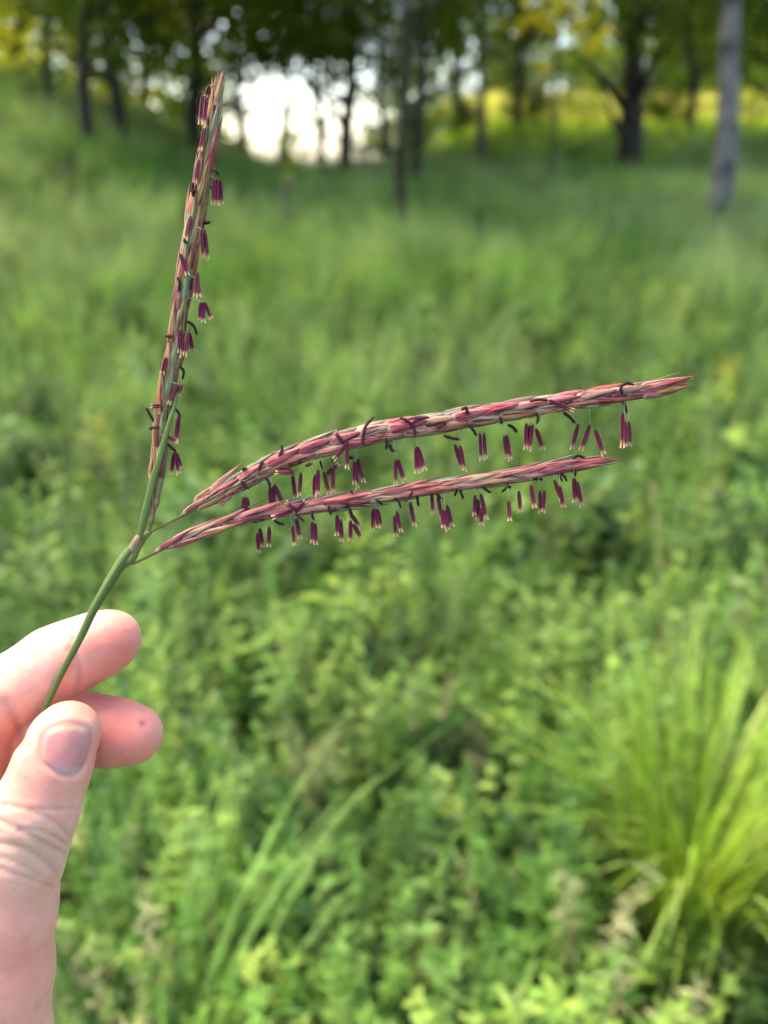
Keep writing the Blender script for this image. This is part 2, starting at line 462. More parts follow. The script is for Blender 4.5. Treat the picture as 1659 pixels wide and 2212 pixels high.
def make_tree(name, label, u, y, wpx, top_du, crown, cz, barkm, height=7.0, cscale=1.0, limbs=5, seed=0, cdx=0.0, cat='tree'):
    rs = random.Random(seed * 31 + 5); rn = random.Random(seed)
    x = cam_x(u, y); z = float(H(x, y)) - .05
    t = empty(name, (x, y, z)); tag(t, label, cat, 'trees around the clearing')
    r0 = wpx * pxm(y, 1.2) / 2
    vis = 3.6 / 17 * y
    zt = CAM_Z + y * math.tan(math.radians(8.66))
    dx = (.85 * (cam_x(u + top_du, y, zt) - x) + .15 * top_du * pxm(y)) / (zt - z) * height
    pts = [(0, 0, -.2), (dx * .05 + rs.uniform(-.05, .05), 0, height * .14), (dx * .3 + rs.uniform(-.16, .16) * (y / 14) * (.2 if 'birch' in name else 1), rs.uniform(-.1, .1), height * .33), (dx * .65 + rs.uniform(-.1, .1), rs.uniform(-.2, .2), height * .68), (dx, rs.uniform(-.2, .2), height)]
    cv = catmull(pts, 22)
    rad = [r0 * (1.35 if i == 0 else 1.15 if i == 1 else 1.0) * (1 - .8 * (i / 22) ** 1.3) for i in range(23)]
    V, Fc, T, A = tube(cv, rad, 12, bump=.12, rnd=rn)
    link('trunk', mk_mesh('trunk', V, Fc, barkm), t)
    cr = Vector((dx * min(1, cz / height) + cdx, 0, cz))
    for k in range(limbs):
        s = int(((.22 if limbs > 6 else .55 if limbs < 3 else .29) + .55 * k / max(limbs, 1)) * 22); p0 = cv[s]; az = rs.uniform(0, 6.28)
        Ls = rs.uniform(1.3, 2.3) * cscale
        p2 = p0 + np.array([math.cos(az) * Ls, math.sin(az) * Ls, rs.uniform(.3, 1.3)])
        p1 = (p0 + p2) / 2 + np.array([0, 0, rs.uniform(-.2, .3)])
        c2 = catmull([p0, p1, p2], 7)
        V, Fc, T, A = tube(c2, np.linspace(rad[s] * .55, .012, 8), 6, bump=.15, rnd=rn)
        link('limb', mk_mesh('limb', V, Fc, barkm), t)
    if crown:
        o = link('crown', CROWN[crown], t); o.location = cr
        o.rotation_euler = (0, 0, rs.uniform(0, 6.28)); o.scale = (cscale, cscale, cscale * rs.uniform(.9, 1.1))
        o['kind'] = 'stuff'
    return t

TREES = [
    ('birch_tree', 'pale grey mottled trunk standing closest at the right edge', 1566, 10.0, 54, 2, 'dark2', 6.6, 'birch', 8.0, .9, 2),
    ('slender_tree', 'slender dark tree rising from the meadow in the middle', 872, 10.5, 27, -4, 'dark0', 5.2, 'bark', 7.0, .8, 5),
    ('slender_tree', 'dark trunk just behind the slender middle tree', 902, 13.5, 30, -6, 'dark1', 4.7, 'bark', 7.0, .8, 5),
    ('spreading_tree', 'spreading dark tree with forked limbs on the green knoll', 1357, 17.0, 56, -14, 'dark1', 4.6, 'bark', 7.5, 1.0, 9),
    ('thin_tree', 'thin grey tree between the middle tree and the spreading tree', 1040, 18.0, 20, 8, 'light', 4.2, 'barkg', 6.5, .8, 4),
    ('shady_tree', 'dark tree with low dense leaves beside the bright gap', 745, 17.0, 34, 6, 'dark1', 4.0, 'bark', 6.5, .95, 5),
    ('thin_tree', 'thin dark tree standing inside the bright gap', 525, 20.0, 24, -4, 'dark0', 4.5, 'bark', 7.0, .95, 4),
    ('woodland_tree', 'stout black trunk on the bank in line with the left hill', 202, 13.0, 30, -6, 'dark2', 5.0, 'bark', 7.5, .9, 4),
    ('woodland_tree', 'leaning dark trunk on the bank beside the stout black trunk', 280, 14.0, 32, -36, 'dark0', 3.7, 'bark', 7.0, .9, 4),
    ('woodland_tree', 'thin trunk on the bank before the yellow foliage', 132, 15.5, 18, 4, None, 5, 'bark', 7.5, .8, 3),
    ('woodland_tree', 'broad shadowed trunk behind the upright flower spike', 425, 16.5, 36, 2, 'dark1', 4.0, 'bark', 6.8, 1.0, 5),
    ('thin_tree', 'thin distant tree just left of the slender middle tree', 835, 21.0, 20, 4, 'dark2', 5.0, 'barkg', 6.5, .9, 4),
    ('thin_tree', 'small thin trunk between the spreading tree and the pale trunk', 1475, 21.0, 20, 6, 'dark1', 4.4, 'bark', 7.5, 1.0, 4),
    ('leafy_tree', 'shady tree at the right edge behind the pale trunk', 1668, 19.0, 26, 0, 'dark0', 4.4, 'bark', 7.0, 1.0, 4),
    ('yellow_tree', 'yellow leaved tree glowing in the top left corner', 75, 18.0, 22, 4, 'yellow', 2.9, 'bark', 6.0, 1.2, 4),
    ('yellow_tree', 'small yellow green tree in front of the spreading tree', 1190, 15.0, 12, 4, 'sparse', 2.9, 'barkg', 4.6, 1.0, 3),
    ('grey_tree', 'distant grey green tree above the green knoll', 985, 27.0, 22, 0, 'light', 5.2, 'barkg', 8.0, 1.0, 4),
    ('leafy_tree', 'dark leafy tree behind the bright gap', 610, 25.0, 24, 0, 'dark1', 5.5, 'bark', 8.0, 1.05, 4),
    ('leafy_tree', 'dark leafy tree behind the leaning trunk', 335, 22.0, 28, 0, 'dark0', 4.3, 'bark', 8.0, 1.0, 4),
    ('leafy_tree', 'dark leafy tree just right of the bright gap', 690, 22.0, 24, 0, 'dark2', 5.2, 'bark', 8.0, 1.0, 4),
    ('leafy_tree', 'leafy tree between the middle trunk and the green knoll', 1110, 21.0, 22, 0, 'dark0', 4.9, 'bark', 8.0, .9, 4),
]
for i, (nm, lb, u, y, wp, tdu, cr, cz, bk, hh, cs, lm) in enumerate(TREES):
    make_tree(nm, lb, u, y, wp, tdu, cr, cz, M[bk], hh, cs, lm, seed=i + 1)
make_tree('bare_sapling', 'short grey sapling in the grass below the bright gap', 622, 9.5, 20, 8, 'sapling', 1.0, M['barkg'], 1.15, .5, 2, seed=44)

SHRUBS = [(1150, 22.0, .30, 'dark green shrub on the knoll left of the spreading tree'), (1260, 24.0, .26, 'low shrub at the edge of the yellow field beside the spreading tree'),
          (1425, 23.0, .34, 'leafy shrub at the edge of the yellow field right of the spreading tree'), (1610, 24.0, .36, 'leafy shrub behind the pale trunk at the right edge'), (1000, 25.0, .30, 'grey green shrub left of the knoll')]
for k, (u, y, s_, lb) in enumerate(SHRUBS):
    x = cam_x(u, y, 2.0); t = empty('shrub', (x, y, float(H(x, y)) - .05)); tag(t, lb, 'shrub', 'shrubs along the field edge')
    V, Fc, T, A = tube([(0, 0, -.1), (.05, 0, .4), (.0, .05, .9)], [.05, .04, .015], 6); link('stem', mk_mesh('stem', V, Fc, M['bark']), t)
    o = link('crown', CROWN['light' if k % 2 else 'dark0'], t); o.location = (0, 0, .8); o.scale = (s_ * 1.2, s_, s_); o.rotation_euler = (0, 0, k * 1.3); o['kind'] = 'stuff'

# far wood: one dense mass of trees beyond the clearing
def far_tree_mesh(seed, mat):
    cm = crown_mesh(seed, 3.2, 3.6, 70, 2600, .17, mat)
    V = [tuple(v.co + Vector((0, 0, 6.2))) for v in cm.vertices]; Fc = [tuple(p.vertices) for p in cm.polygons]
    tv, tf, _, _ = tube([(0, 0, -.5), (.1, 0, 3), (0, .1, 7)], [.2, .16, .06], 7)
    k = len(V)
    me = mk_mesh('leafy_tree', V + [tuple(p) for p in tv], Fc + [tuple(i + k for i in q) for q in tf], mat, None, False)
    me.materials.append(M['bark'])
    for p in me.polygons[len(Fc):]: p.material_index = 1
    bpy.data.meshes.remove(cm)
    return me
wood_coll = proto_coll('wood', [far_tree_mesh(91, M['crown']), far_tree_mesh(92, M['crown']), far_tree_mesh(93, M['crownl'])])
fx = []
for k in range(120):
    y = random.uniform(34, 75); x = random.uniform(-.85, .85) * y
    uu = CU + x / (y * .906) * F
    if 430 < uu < 810 and y > 30: continue
    if uu > 1000 and y < 58: continue
    fx.append((x, y))
for k in range(34):
    y = random.uniform(56, 80); x = random.uniform(.05, .75) * y
    fx.append((x, y))
o = scatter('far_woods', np.array(fx), wood_coll, 3, .8, 1.35, .04, -2.0)
tag(o, 'distant shady woods behind the clearing', 'woods')

# ------------------------------------------------------------------ single plants that stand out in the meadow
# arching grass clump, bottom right
blades = []
for i in range(10):
    mb = MB(); add_blade(mb, (0, 0, 0), 0, .62 + .03 * (i % 4), .0125 + .001 * (i % 3), .04 + .05 * (i % 4), .25 + .17 * i, random.Random(i), 9)
    blades.append(mb.mesh('blade', M['clump']))
def clump(u, v, nb, spread, sc_, label, seed):
    p = ground_at(u, v); t = empty('grass_clump', p)
    tag(t, label, 'grass', 'grass clumps in the meadow')
    r = random.Random(seed)
    for k in range(nb):
        a = r.uniform(0, 6.283); rr = spread * math.sqrt(r.random())
        o = link('blade', r.choice(blades), t)
        o.location = (rr * math.cos(a), rr * math.sin(a), -.01)
        o.rotation_euler = (r.uniform(-.12, .12), r.uniform(-.05, .25), a + r.uniform(-.7, .7))
        s = sc_ * r.uniform(.6, 1.12); o.scale = (s, s * r.uniform(.8, 1.2), s)
clump(1480, 1945, 290, .115, .86, 'large bright green clump of arching grass at the lower right', 3)
clump(1680, 1800, 90, .08, .8, 'smaller grass clump behind the large arching clump at the right edge', 4)

m, n, out = new_mat('goldenrod_flower'); principled(n, out, ramp(n, [(0, (.42, .44, .04)), (1, (.52, .50, .08))], rnd_out(n)), .7, .2); M['gold'] = m
m, n, out = new_mat('dry_stalk'); principled(n, out, ramp(n, [(0, (.30, .32, .12)), (1, (.42, .36, .17))], rnd_out(n)), .7, .2); M['stalk'] = m
def goldenrod(u, v, h, label, seed):
    p = ground_at(u, v); t = empty('goldenrod', p); tag(t, label, 'wildflower', 'yellow flowering plants in the meadow')
    r = random.Random(seed)
    st, lf = weed_mesh(200 + seed, h, 24, .05, .016, 2)
    link('stem', st.mesh('stem', M['stalk']), t); o = link('foliage', lf.mesh('foliage', M['weed']), t); o['kind'] = 'stuff'
    fl = MB()
    for k in range(130):
        a = r.uniform(0, 6.28); rr = r.gauss(0, .045); zz = h + r.uniform(-.12, .07)
        d = (r.uniform(-1, 1), r.uniform(-1, 1), r.uniform(.2, 1))
        add_leaf(fl, (rr * math.cos(a), rr * math.sin(a), zz), d, (r.uniform(-1, 1), .3, 1), .016, .011, .1, 2)
    o = link('flower_head', fl.mesh('flower_head', M['gold']), t); o['kind'] = 'stuff'
goldenrod(580, 690, .55, 'yellow flowering herb in the pale grass right of the upright spike', 1)
goldenrod(1440, 850, .55, 'tallest yellow flowering herb above the long upper spike', 2)
goldenrod(1540, 985, .42, 'yellow flowering herb below the tip of the upper spike', 4)
goldenrod(255, 1180, .45, 'yellow flowering herb left of the forking stalk', 5)

def grass_stalk(u0, v0, u1, v1, rad, label, matn='stalk', head=True, depth_y=None):
    """upright flowering grass stem rooted at picture point (u0, v0), its top seen at (u1, v1)"""
    p = ground_at(u0, v0)
    d = CAMR @ Vector(((u1 - CU) / F, (CV - v1) / F, -1.0))
    k = (p.y - .02) / d.y
    q = cam.location + d * k - p
    t = empty('grass_stalk', p); tag(t, label, 'grass stalk', 'single tall grass stalks')
    cv = catmull([(0, 0, -.02), tuple(q * .5 + Vector((.015, 0, 0))), tuple(q)], 14)
    V, Fc, T, A = tube(cv, np.linspace(rad, rad * .6, 15), 5)
    link('stem', mk_mesh('stem', V, Fc, M[matn]), t)
    if head:
        hb = MB(); r = random.Random(int(u0))
        for k in range(70):
            f = r.uniform(.72, 1.0); c = cv[int(f * 14)]
            dd = (r.uniform(-.7, .7), r.uniform(-.7, .7), 1)
            add_leaf(hb, c, dd, (1, .2, .1), .016, .005, .1, 2)
        link('seed_head', hb.mesh('seed_head', M['stalk']), t)
grass_stalk(1052, 2200, 985, 1850, .0018, 'thin reddish grass stalk leaning left near the bottom middle')
grass_stalk(440, 2010, 395, 1750, .0016, 'dry tan grass head just right of the wrist')
grass_stalk(560, 2100, 540, 1840, .0016, 'dry tan grass head in the weeds between the wrist and the bottom middle')
grass_stalk(1425, 1620, 1408, 1040, .0035, 'tall pale grass stalk standing right of the lower spike tip')
grass_stalk(1652, 1680, 1657, 1230, .0035, 'tall straw coloured stalk on the right edge above the clump')

def bush(u, v, h, label, seed):
    p = ground_at(u, v); t = empty('leafy_bush', p); tag(t, label, 'bush', 'dark leafy bushes in the meadow')
    st, lf = weed_mesh(300 + seed, h, 26, .075, .046, 7)
    link('stem', st.mesh('stem', M['bush']), t); o = link('foliage', lf.mesh('foliage', M['bush']), t); o['kind'] = 'stuff'
bush(1290, 1300, .50, 'dark leafy bush under the tip of the lower spike', 1)
bush(1090, 1330, .46, 'dark leafy bush below the middle of the lower spike', 2)
bush(1500, 1360, .48, 'dark leafy bush behind the large grass clump', 3)
bush(1640, 1250, .55, 'dark leafy bush at the right edge below the upper spike', 4)
bush(900, 840, .55, 'dark leafy bush above the middle of the upper spike', 5)
bush(1130, 800, .50, 'dark leafy bush above the far half of the upper spike', 6)
bush(470, 1260, .42, 'dark leafy bush just right of the fork of the stalk', 7)
bush(60, 1130, .45, 'dark leafy bush at the left edge beside the stalk', 8)

def broad_plant(u, v, nleaf, L, W, h, label, seed, lean=0.5, matn='bright'):
    p = ground_at(u, v); t = empty('broad_leaved_plant', p); tag(t, label, 'plant', 'bright broad leaved plants')
    r = random.Random(seed); st = MB()
    cv = catmull([(0, 0, -.02), (.01, 0, h * .5), (.0, .02, h)], 8)
    st.add(*tube(cv, np.linspace(.003, .0015, 9), 5)[:3]); link('stem', st.mesh('stem', M['stalk']), t)
    for k in range(nleaf):
        mb = MB(); a = k * 2.4 + r.uniform(-.4, .4); e = r.uniform(.1, .8)
        add_leaf(mb, (0, 0, 0), (math.cos(a) * math.cos(e), math.sin(a) * math.cos(e), math.sin(e)), (0, 0, 1), L * r.uniform(.7, 1.1), W * r.uniform(.8, 1.1), lean * r.uniform(.4, 1.2), 5)
        o = link('leaf', mb.mesh('leaf', M[matn]), t); o.location = tuple(cv[int((.45 + .55 * k / nleaf) * 8)])
broad_plant(930, 2240, 7, .12, .032, .16, 'bright yellow green broad leaved plant at the bottom edge', 1)
broad_plant(1250, 2230, 6, .12, .022, .14, 'bright upright leaved plant at the bottom edge beside the large clump', 2)
broad_plant(960, 1910, 8, .06, .045, .22, 'pale yellow green leafy plant left of the large grass clump', 3)
broad_plant(730, 1450, 7, .12, .03, .30, 'pale leafy plant below the lower spike in the middle', 4)
broad_plant(1560, 1090, 9, .10, .07, .36, 'bright leafy bush near the tip of the upper spike', 5)

# ------------------------------------------------------------------ the held flowering grass
S = D0 / F
def L(u, v, w=0.0):
    """camera-frame position of picture point (u, v), w picture units nearer to the lens than the stalk plane"""
    dep = D0 - w * S
    return np.array([(u - CU) / F * dep, (CV - v) / F * dep, -dep])
BASE = L(97, 1535, 8)
plant = empty('flowering_grass_stalk', cam.location + CAMR @ Vector(BASE)); plant.rotation_euler = cam.rotation_euler
tag(plant, 'flowering grass stalk with three purple spikes held between thumb and fingers', 'grass stalk', kind='thing')
def LP(u, v, w=0.0): return L(u, v, w) - BASE

def striped(name, base, c2, c3, scale=30.0):
    m, n, out = new_mat(name)
    tcn = n.nodes.new('ShaderNodeCombineXYZ')
    n.links.new(attr(n, 'ang'), tcn.inputs[0]); n.links.new(attr(n, 't'), tcn.inputs[1])
    mp = n.nodes.new('ShaderNodeMapping'); mp.inputs['Scale'].default_value = (scale, 2.0, 1); n.links.new(tcn.outputs[0], mp.inputs[0])
    f = noise(n, 1.0, 3.0, .6, mp.outputs[0])
    c = ramp(n, [(0.32, base), (0.55, c2), (0.75, c3)], f)
    p = principled(n, out, c, .55, .18, bumpsock=f, bstr=.5, bdist=.0005)
    return m, n, p, f
M['stem'], n, p, f = striped('glaucous_stem', (.065, .11, .022), (.11, .17, .042), (.175, .225, .075))
M['joint'], _, _, _ = striped('stem_joint', (.27, .15, .085), (.33, .22, .13), (.21, .18, .055))
M['blade'], _, _, _ = striped('narrow_blade', (.065, .125, .022), (.12, .19, .048), (.185, .24, .085))
M['rachis'], _, _, _ = striped('rachis', (.12, .15, .035), (.19, .19, .055), (.25, .15, .075))

# spikelet: object colour is its main tint; cream rim at its lower end, streaks along it
m, n, out = new_mat('spikelet')
oi = n.nodes.new('ShaderNodeObjectInfo')
cxyz = n.nodes.new('ShaderNodeCombineXYZ'); n.links.new(attr(n, 'ang'), cxyz.inputs[0]); n.links.new(attr(n, 't'), cxyz.inputs[1]); n.links.new(oi.outputs['Random'], cxyz.inputs[2])
mp = n.nodes.new('ShaderNodeMapping'); mp.inputs['Scale'].default_value = (13, 1.6, 37); n.links.new(cxyz.outputs[0], mp.inputs[0])
f = noise(n, 1.0, 3.0, .65, mp.outputs[0])
sn = n.nodes.new('ShaderNodeMath'); sn.operation = 'MULTIPLY'; n.links.new(attr(n, 'ang'), sn.inputs[0]); sn.inputs[1].default_value = 4 * math.pi
cs = n.nodes.new('ShaderNodeMath'); cs.operation = 'COSINE'; n.links.new(sn.outputs[0], cs.inputs[0])
col = mix(n, oi.outputs['Color'], (.38, .36, .24), ramp(n, [(.54, (0, 0, 0)), (.66, (.6, .6, .6))], f))
col = mix(n, col, (.33, .31, .20), ramp(n, [(.6, (0, 0, 0)), (.9, (.75, .75, .75))], cs.outputs[0]))
col = mix(n, col, (.075, .014, .016), ramp(n, [(.40, (.95, .95, .95)), (.49, (0, 0, 0))], f))
col = mix(n, col, (.52, .35, .24), ramp(n, [(0.0, (.95, .95, .95)), (.10, (.85, .85, .85)), (.17, (0, 0, 0))], attr(n, 't')))
col = mix(n, col, (.24, .035, .045), ramp(n, [(.7, (0, 0, 0)), (1.0, (.7, .7, .7))], attr(n, 't')))
p = principled(n, out, col, .55, .18, bumpsock=f, bstr=.35, bdist=.0003)
M['spikelet'] = m
# anther: maroon, tan at the open end
m, n, out = new_mat('anther')
f = noise(n, 60.0, 2.0, .5)
c = ramp(n, [(0, (.085, .008, .026)), (.45, (.13, .012, .042)), (.78, (.17, .025, .05)), (.87, (.50, .28, .15)), (1.0, (.66, .46, .24))], attr(n, 't'))
c = mix(n, c, ramp(n, [(0, (.75, .75, .75)), (1, (1.3, 1.3, 1.3))], rnd_out(n)), 1.0, 'MULTIPLY')
principled(n, out, c, .6, .12); M['anther'] = m
m, n, out = new_mat('filament'); principled(n, out, (.36, .37, .24), .4, .4); M['filament'] = m
m, n, out = new_mat('stigma'); c = ramp(n, [(0, (.012, .004, .008)), (.6, (.03, .005, .014)), (1, (.09, .009, .03))], rnd_out(n)); principled(n, out, c, .7, .2); M['stigma'] = m
m, n, out = new_mat('awn'); principled(n, out, (.30, .28, .16), .5, .3); M['awn'] = m

def plant_tube(name, pts, rad, mat, seg=8, flat=1.0, n_=40, parent=None):
    cv = catmull([LP(*p) for p in pts], n_)
    rr = np.interp(np.linspace(0, 1, n_ + 1), np.linspace(0, 1, len(rad)), rad) * S
    V, Fc, T, A = tube(cv, rr, seg, flat)
    return link(name, mk_mesh(name, V, Fc, mat, {'t': T, 'ang': A}), parent or plant)

# stem down to the fingers (its lower end disappears behind the thumb)
plant_tube('stem', [(60, 1625, -6), (97, 1535, 10), (130, 1460, 22), (170, 1385, 24), (205, 1312, 18), (240, 1252, 8), (268, 1208, 2), (294, 1172, 0)],
           [5.5, 6, 7, 8, 9.5, 11.5, 12.5, 8], M['stem'], 12)
plant_tube('stem_joint', [(284, 1192, 4), (296, 1168, 5), (304, 1156, 5)], [8, 9.5, 7], M['joint'], 10, n_=8)
plant_tube('branch_base', [(262, 1222, 0), (285, 1205, 1), (298, 1180, 1), (312, 1160, 0), (326, 1148, 0)], [9, 10, 8, 7, 5], M['rachis'], 10, n_=14)
plant_tube('leaf_blade', [(300, 1166, 8), (313, 1110, 14), (330, 1040, 20), (346, 985, 25), (362, 925, 28), (376, 880, 27), (385, 842, 24), (388, 795, 22)],
           [6.5, 8.5, 7.8, 6.5, 5.4, 4.2, 2.5, .7], M['blade'], 10, .45)

def unit_spikelet(seed):
    r = random.Random(seed); nr, sg = 11, 12
    V = []; T = []; A = []
    for i in range(nr):
        t = i / (nr - 1)
        wdt = (min(1, t / .14) ** .5) * (1 - max(0, (t - .22) / .78) ** 1.45) if t < 1 else .02
        wdt = max(wdt, .03)
        for k in range(sg):
            a = 2 * math.pi * k / sg
            rg = 1 + .10 * math.cos(4 * a + seed)
            y = .5 * wdt * math.cos(a) * rg; z = .5 * wdt * math.sin(a) * rg
            if z < 0: z *= .55
            V.append((t, y, z + .10 * math.sin(math.pi * t))); T.append(t); A.append(k / sg)
    Fc = [(i * sg + k, i * sg + (k + 1) % sg, (i + 1) * sg + (k + 1) % sg, (i + 1) * sg + k) for i in range(nr - 1) for k in range(sg)]
    Fc += [tuple(range(sg - 1, -1, -1)), tuple((nr - 1) * sg + k for k in range(sg))]
    return mk_mesh('spikelet', V, Fc, M['spikelet'], {'t': T, 'ang': A})
SPK = [unit_spikelet(i) for i in range(3)]

def unit_anther(seed):
    """two pollen sacs side by side, joined at the top, parting at the open end"""
    V = []; Fc = []; T = []
    for sd in (-1, 1):
        nr, sg = 9, 6; k0 = len(V)
        for i in range(nr):
            t = i / (nr - 1)
            prof = [.35, .8, .95, 1, 1, .95, .8, .85, .9][i]
            off = .24 * sd * (1 if t < .8 else 1 + (t - .8) * 3.2) * (.6 + .4 * min(1, t * 5))
            for k in range(sg):
                a = 2 * math.pi * k / sg
                V.append((t + (.03 * sd * (seed - 1) if i == nr - 1 else 0), off + .27 * prof * math.cos(a), .32 * prof * math.sin(a))); T.append(t)
        Fc += [(k0 + i * sg + k, k0 + i * sg + (k + 1) % sg, k0 + (i + 1) * sg + (k + 1) % sg, k0 + (i + 1) * sg + k) for i in range(nr - 1) for k in range(sg)]
        Fc += [tuple(k0 + k for k in range(sg - 1, -1, -1)), tuple(k0 + (nr - 1) * sg + k for k in range(sg))]
    return mk_mesh('anther', V, Fc, M['anther'], {'t': T})
ANT = [unit_anther(i) for i in range(3)]

def frame(o_, X, Zhint, sx, sy, sz):
    X = Vector(X).normalized(); Z = Vector(Zhint); Z = (Z - X * Z.dot(X)).normalized(); Y = Z.cross(X)
    m = Matrix.Identity(4)
    for i, (ax, s) in enumerate(((X, sx), (Y, sy), (Z, sz))):
        for k in range(3): m[k][i] = ax[k] * s
    m.translation = Vector(o_)
    return m

class Spike:
    def __init__(s, pts, hw, palette, seed, rows, length, first=0.0, wfac=1.25):
        """pts: (u, v, w) along the axis; hw: (fraction, half width)"""
        s.n = 240; s.cv = catmull([LP(*p) for p in pts], s.n)
        s.uv = catmull(pts, s.n)
        s.hw = np.interp(np.linspace(0, 1, s.n + 1), [h[0] for h in hw], [h[1] for h in hw])
        ds = np.linalg.norm(np.diff(s.uv[:, :2], axis=0), axis=1); s.arc = np.concatenate([[0], np.cumsum(ds)]); s.total = s.arc[-1]
        r = random.Random(seed)
        st = np.linspace(0, s.n, 61).astype(int)
        V, Fc, T, A = tube(s.cv[st], np.minimum(s.hw[st] * .45, 9) * S, 8)
        s.ob = link('spike', mk_mesh('spike', V, Fc, M['rachis'], {'t': T, 'ang': A}), plant)
        for (phi, off, wmul, lmul, step, pal) in rows:
            a = first + off
            while a < s.total - length * .6:
                i = int(np.searchsorted(s.arc, a)); i = min(i, s.n - 2)
                j = min(s.n, int(np.searchsorted(s.arc, min(s.total, a + length * .6))))
                h = s.hw[min(j, s.n)] if s.hw[min(j, s.n)] > s.hw[i] * .5 else s.hw[i]
                h = .5 * (h + s.hw[i])
                if a > s.total - 1.5 * length: h = s.hw[min(j, s.n)]
                tan = s.cv[min(i + 6, s.n)] - s.cv[max(i - 2, 0)]; tan /= np.linalg.norm(tan)
                zc = np.array([0, 0, 1.0]); zc -= tan * zc.dot(tan); zc /= np.linalg.norm(zc); up = np.cross(zc, tan)
                ph = math.radians(phi + r.uniform(-9, 9)); nrm = zc * math.cos(ph) + up * math.sin(ph)
                ln = length * lmul * r.uniform(.9, 1.12) * S
                rem = min(1.0, (s.total - a) / length / 1.5); ln = min(ln, (s.total - a) * S * .96)
                o0 = s.cv[i] + nrm * h * .26 * S
                d = tan + nrm * (.105 + r.uniform(-.03, .05)) * (2 * rem - 1)
                c = random.Random(seed * 999 + int(a) + int(phi)).choice(pal)
                c = tuple(min(1, x * r.uniform(.85, 1.18)) for x in c)
                link('spikelet', r.choice(SPK), s.ob, matrix=frame(o0, d, nrm, ln, h * wfac * wmul * S, h * 1.05 * wmul * S), color=(*c, 1))
                a += step * r.uniform(.92, 1.08)
    def near(s, u, v):
        d = np.hypot(s.uv[:, 0] - u, s.uv[:, 1] - v); i = int(d.argmin()); return i, d[i]

PK = [(.50, .125, .125), (.56, .22, .175), (.42, .075, .095), (.54, .25, .16)]
GG = [(.24, .23, .16), (.28, .26, .18), (.20, .14, .12)]
TN = [(.36, .15, .055), (.32, .105, .042), (.23, .045, .028), (.20, .17, .045)]
GR = [(.16, .20, .075), (.20, .23, .10)]
A_ = Spike([(322, 1152, 0), (350, 1137, 0), (385, 1118, 2), (440, 1086, 4), (478, 1064, 5), (520, 1040, 6), (600, 999, 6), (750, 950, 6), (900, 921, 4), (1050, 896, 2), (1200, 871, 0), (1350, 848, -2), (1440, 832, -4), (1497, 818, -6)],
           [(0, 4), (.11, 5), (.15, 8), (.21, 13), (.27, 17), (.36, 21), (.48, 26), (.6, 27), (.75, 25), (.9, 19), (.96, 15), (1, 2)], PK, 11,
           [(20, 0, .95, .95, 68, PK), (-48, 34, .95, .95, 68, PK + TN[:1]), (64, 12, .8, 1.0, 64, GG + PK[2:3]), (-95, 40, .7, 1.05, 58, GG), (150, 20, 1, 1, 70, TN), (-150, 50, 1, 1, 70, TN), (-14, 18, .5, 1.0, 68, GR + GG)], 108, 78, 1.1)
B_ = Spike([(268, 1222, 0), (300, 1212, 0), (350, 1186, 2), (430, 1152, 4), (520, 1120, 4), (640, 1098, 4), (750, 1083, 3), (900, 1058, 2), (1050, 1036, 1), (1200, 1010, 0), (1280, 1000, 0), (1340, 991, 0)],
           [(0, 6), (.05, 6), (.1, 6.5), (.2, 10), (.3, 14), (.45, 16), (.6, 15.5), (.75, 15), (.87, 14), (.95, 8), (1, 1)], PK, 12,
           [(30, 0, 1.0, 1.05, 60, PK), (-40, 30, 1.0, 1.05, 60, PK), (85, 14, .8, 1.1, 62, PK + GG), (-90, 44, .8, 1.05, 62, GR + GG), (180, 20, 1.1, 1, 70, TN)], 105, 70)
C_ = Spike([(318, 1160, 0), (328, 1120, 0), (337, 1040, 0), (347, 950, 0), (361, 850, 2), (378, 750, 4), (393, 650, 4), (409, 550, 4), (426, 455, 3), (443, 370, 2), (456, 285, 1), (466, 215, 0), (480, 156, 0)],
           [(0, 6), (.05, 10), (.12, 15), (.25, 18), (.4, 20), (.6, 22), (.75, 21), (.88, 17), (.95, 12), (1, 2)], TN, 13,
           [(30, 0, 1.0, 1.0, 70, TN), (-35, 35, 1.0, 1.0, 70, TN + GR), (85, 16, .8, 1.1, 66, GR + TN), (-90, 50, .8, 1.1, 66, TN + GR), (180, 20, 1, 1, 80, TN), (0, 22, .5, 1.1, 70, GR)], 118, 30)
SPIKES = [A_, B_, C_]
# long bract tips that stand off the spikes
def z1(x, y): return ((350 + x / 2.764) / 1.507, (200 + y / 2.764) / 1.507)
def z2(x, y): return ((350 + x / 2.458) / 1.507, (1000 + y / 2.458) / 1.507)
def z3(x, y): return ((700 + x / 2.37) / 1.507, (1250 + y / 2.37) / 1.507)
def z4(x, y): return ((1350 + x / 1.7463) / 1.507, (1200 + y / 1.7463) / 1.507)
def bract(spk, p0, p1, wd, col, w0=8):
    a = LP(*p0, w0); b = LP(*p1, w0 - 2)
    link('bract', SPK[0], spk.ob, matrix=frame(a, b - a, (0, 0, 1), float(np.linalg.norm(b - a)), wd * S, wd * .6 * S), color=(*col, 1))
bract(A_, z2(800, 1490), z2(1075, 1245), 13, PK[1]); bract(A_, z2(880, 1590), z2(1030, 1480), 12, PK[1]); bract(A_, z2(600, 1650), z2(775, 1570), 12, GG[1])
bract(A_, z2(690, 1560), z2(900, 1400), 15, TN[0])
bract(B_, z2(500, 1885), z2(900, 1675), 17, PK[3]); bract(B_, z2(480, 1900), z2(680, 1820), 14, GG[1]); bract(B_, z2(800, 1800), z2(1140, 1640), 17, PK[1])
bract(A_, z4(1250, 130), z4(1598, 42), 24, PK[2]); bract(A_, z4(1330, 150), z4(1575, 95), 17, TN[0]); bract(A_, z4(1280, 150), z4(1500, 130), 20, (.3, .08, .12))
bract(B_, z4(830, 560), z4(1178, 512), 19, PK[2])
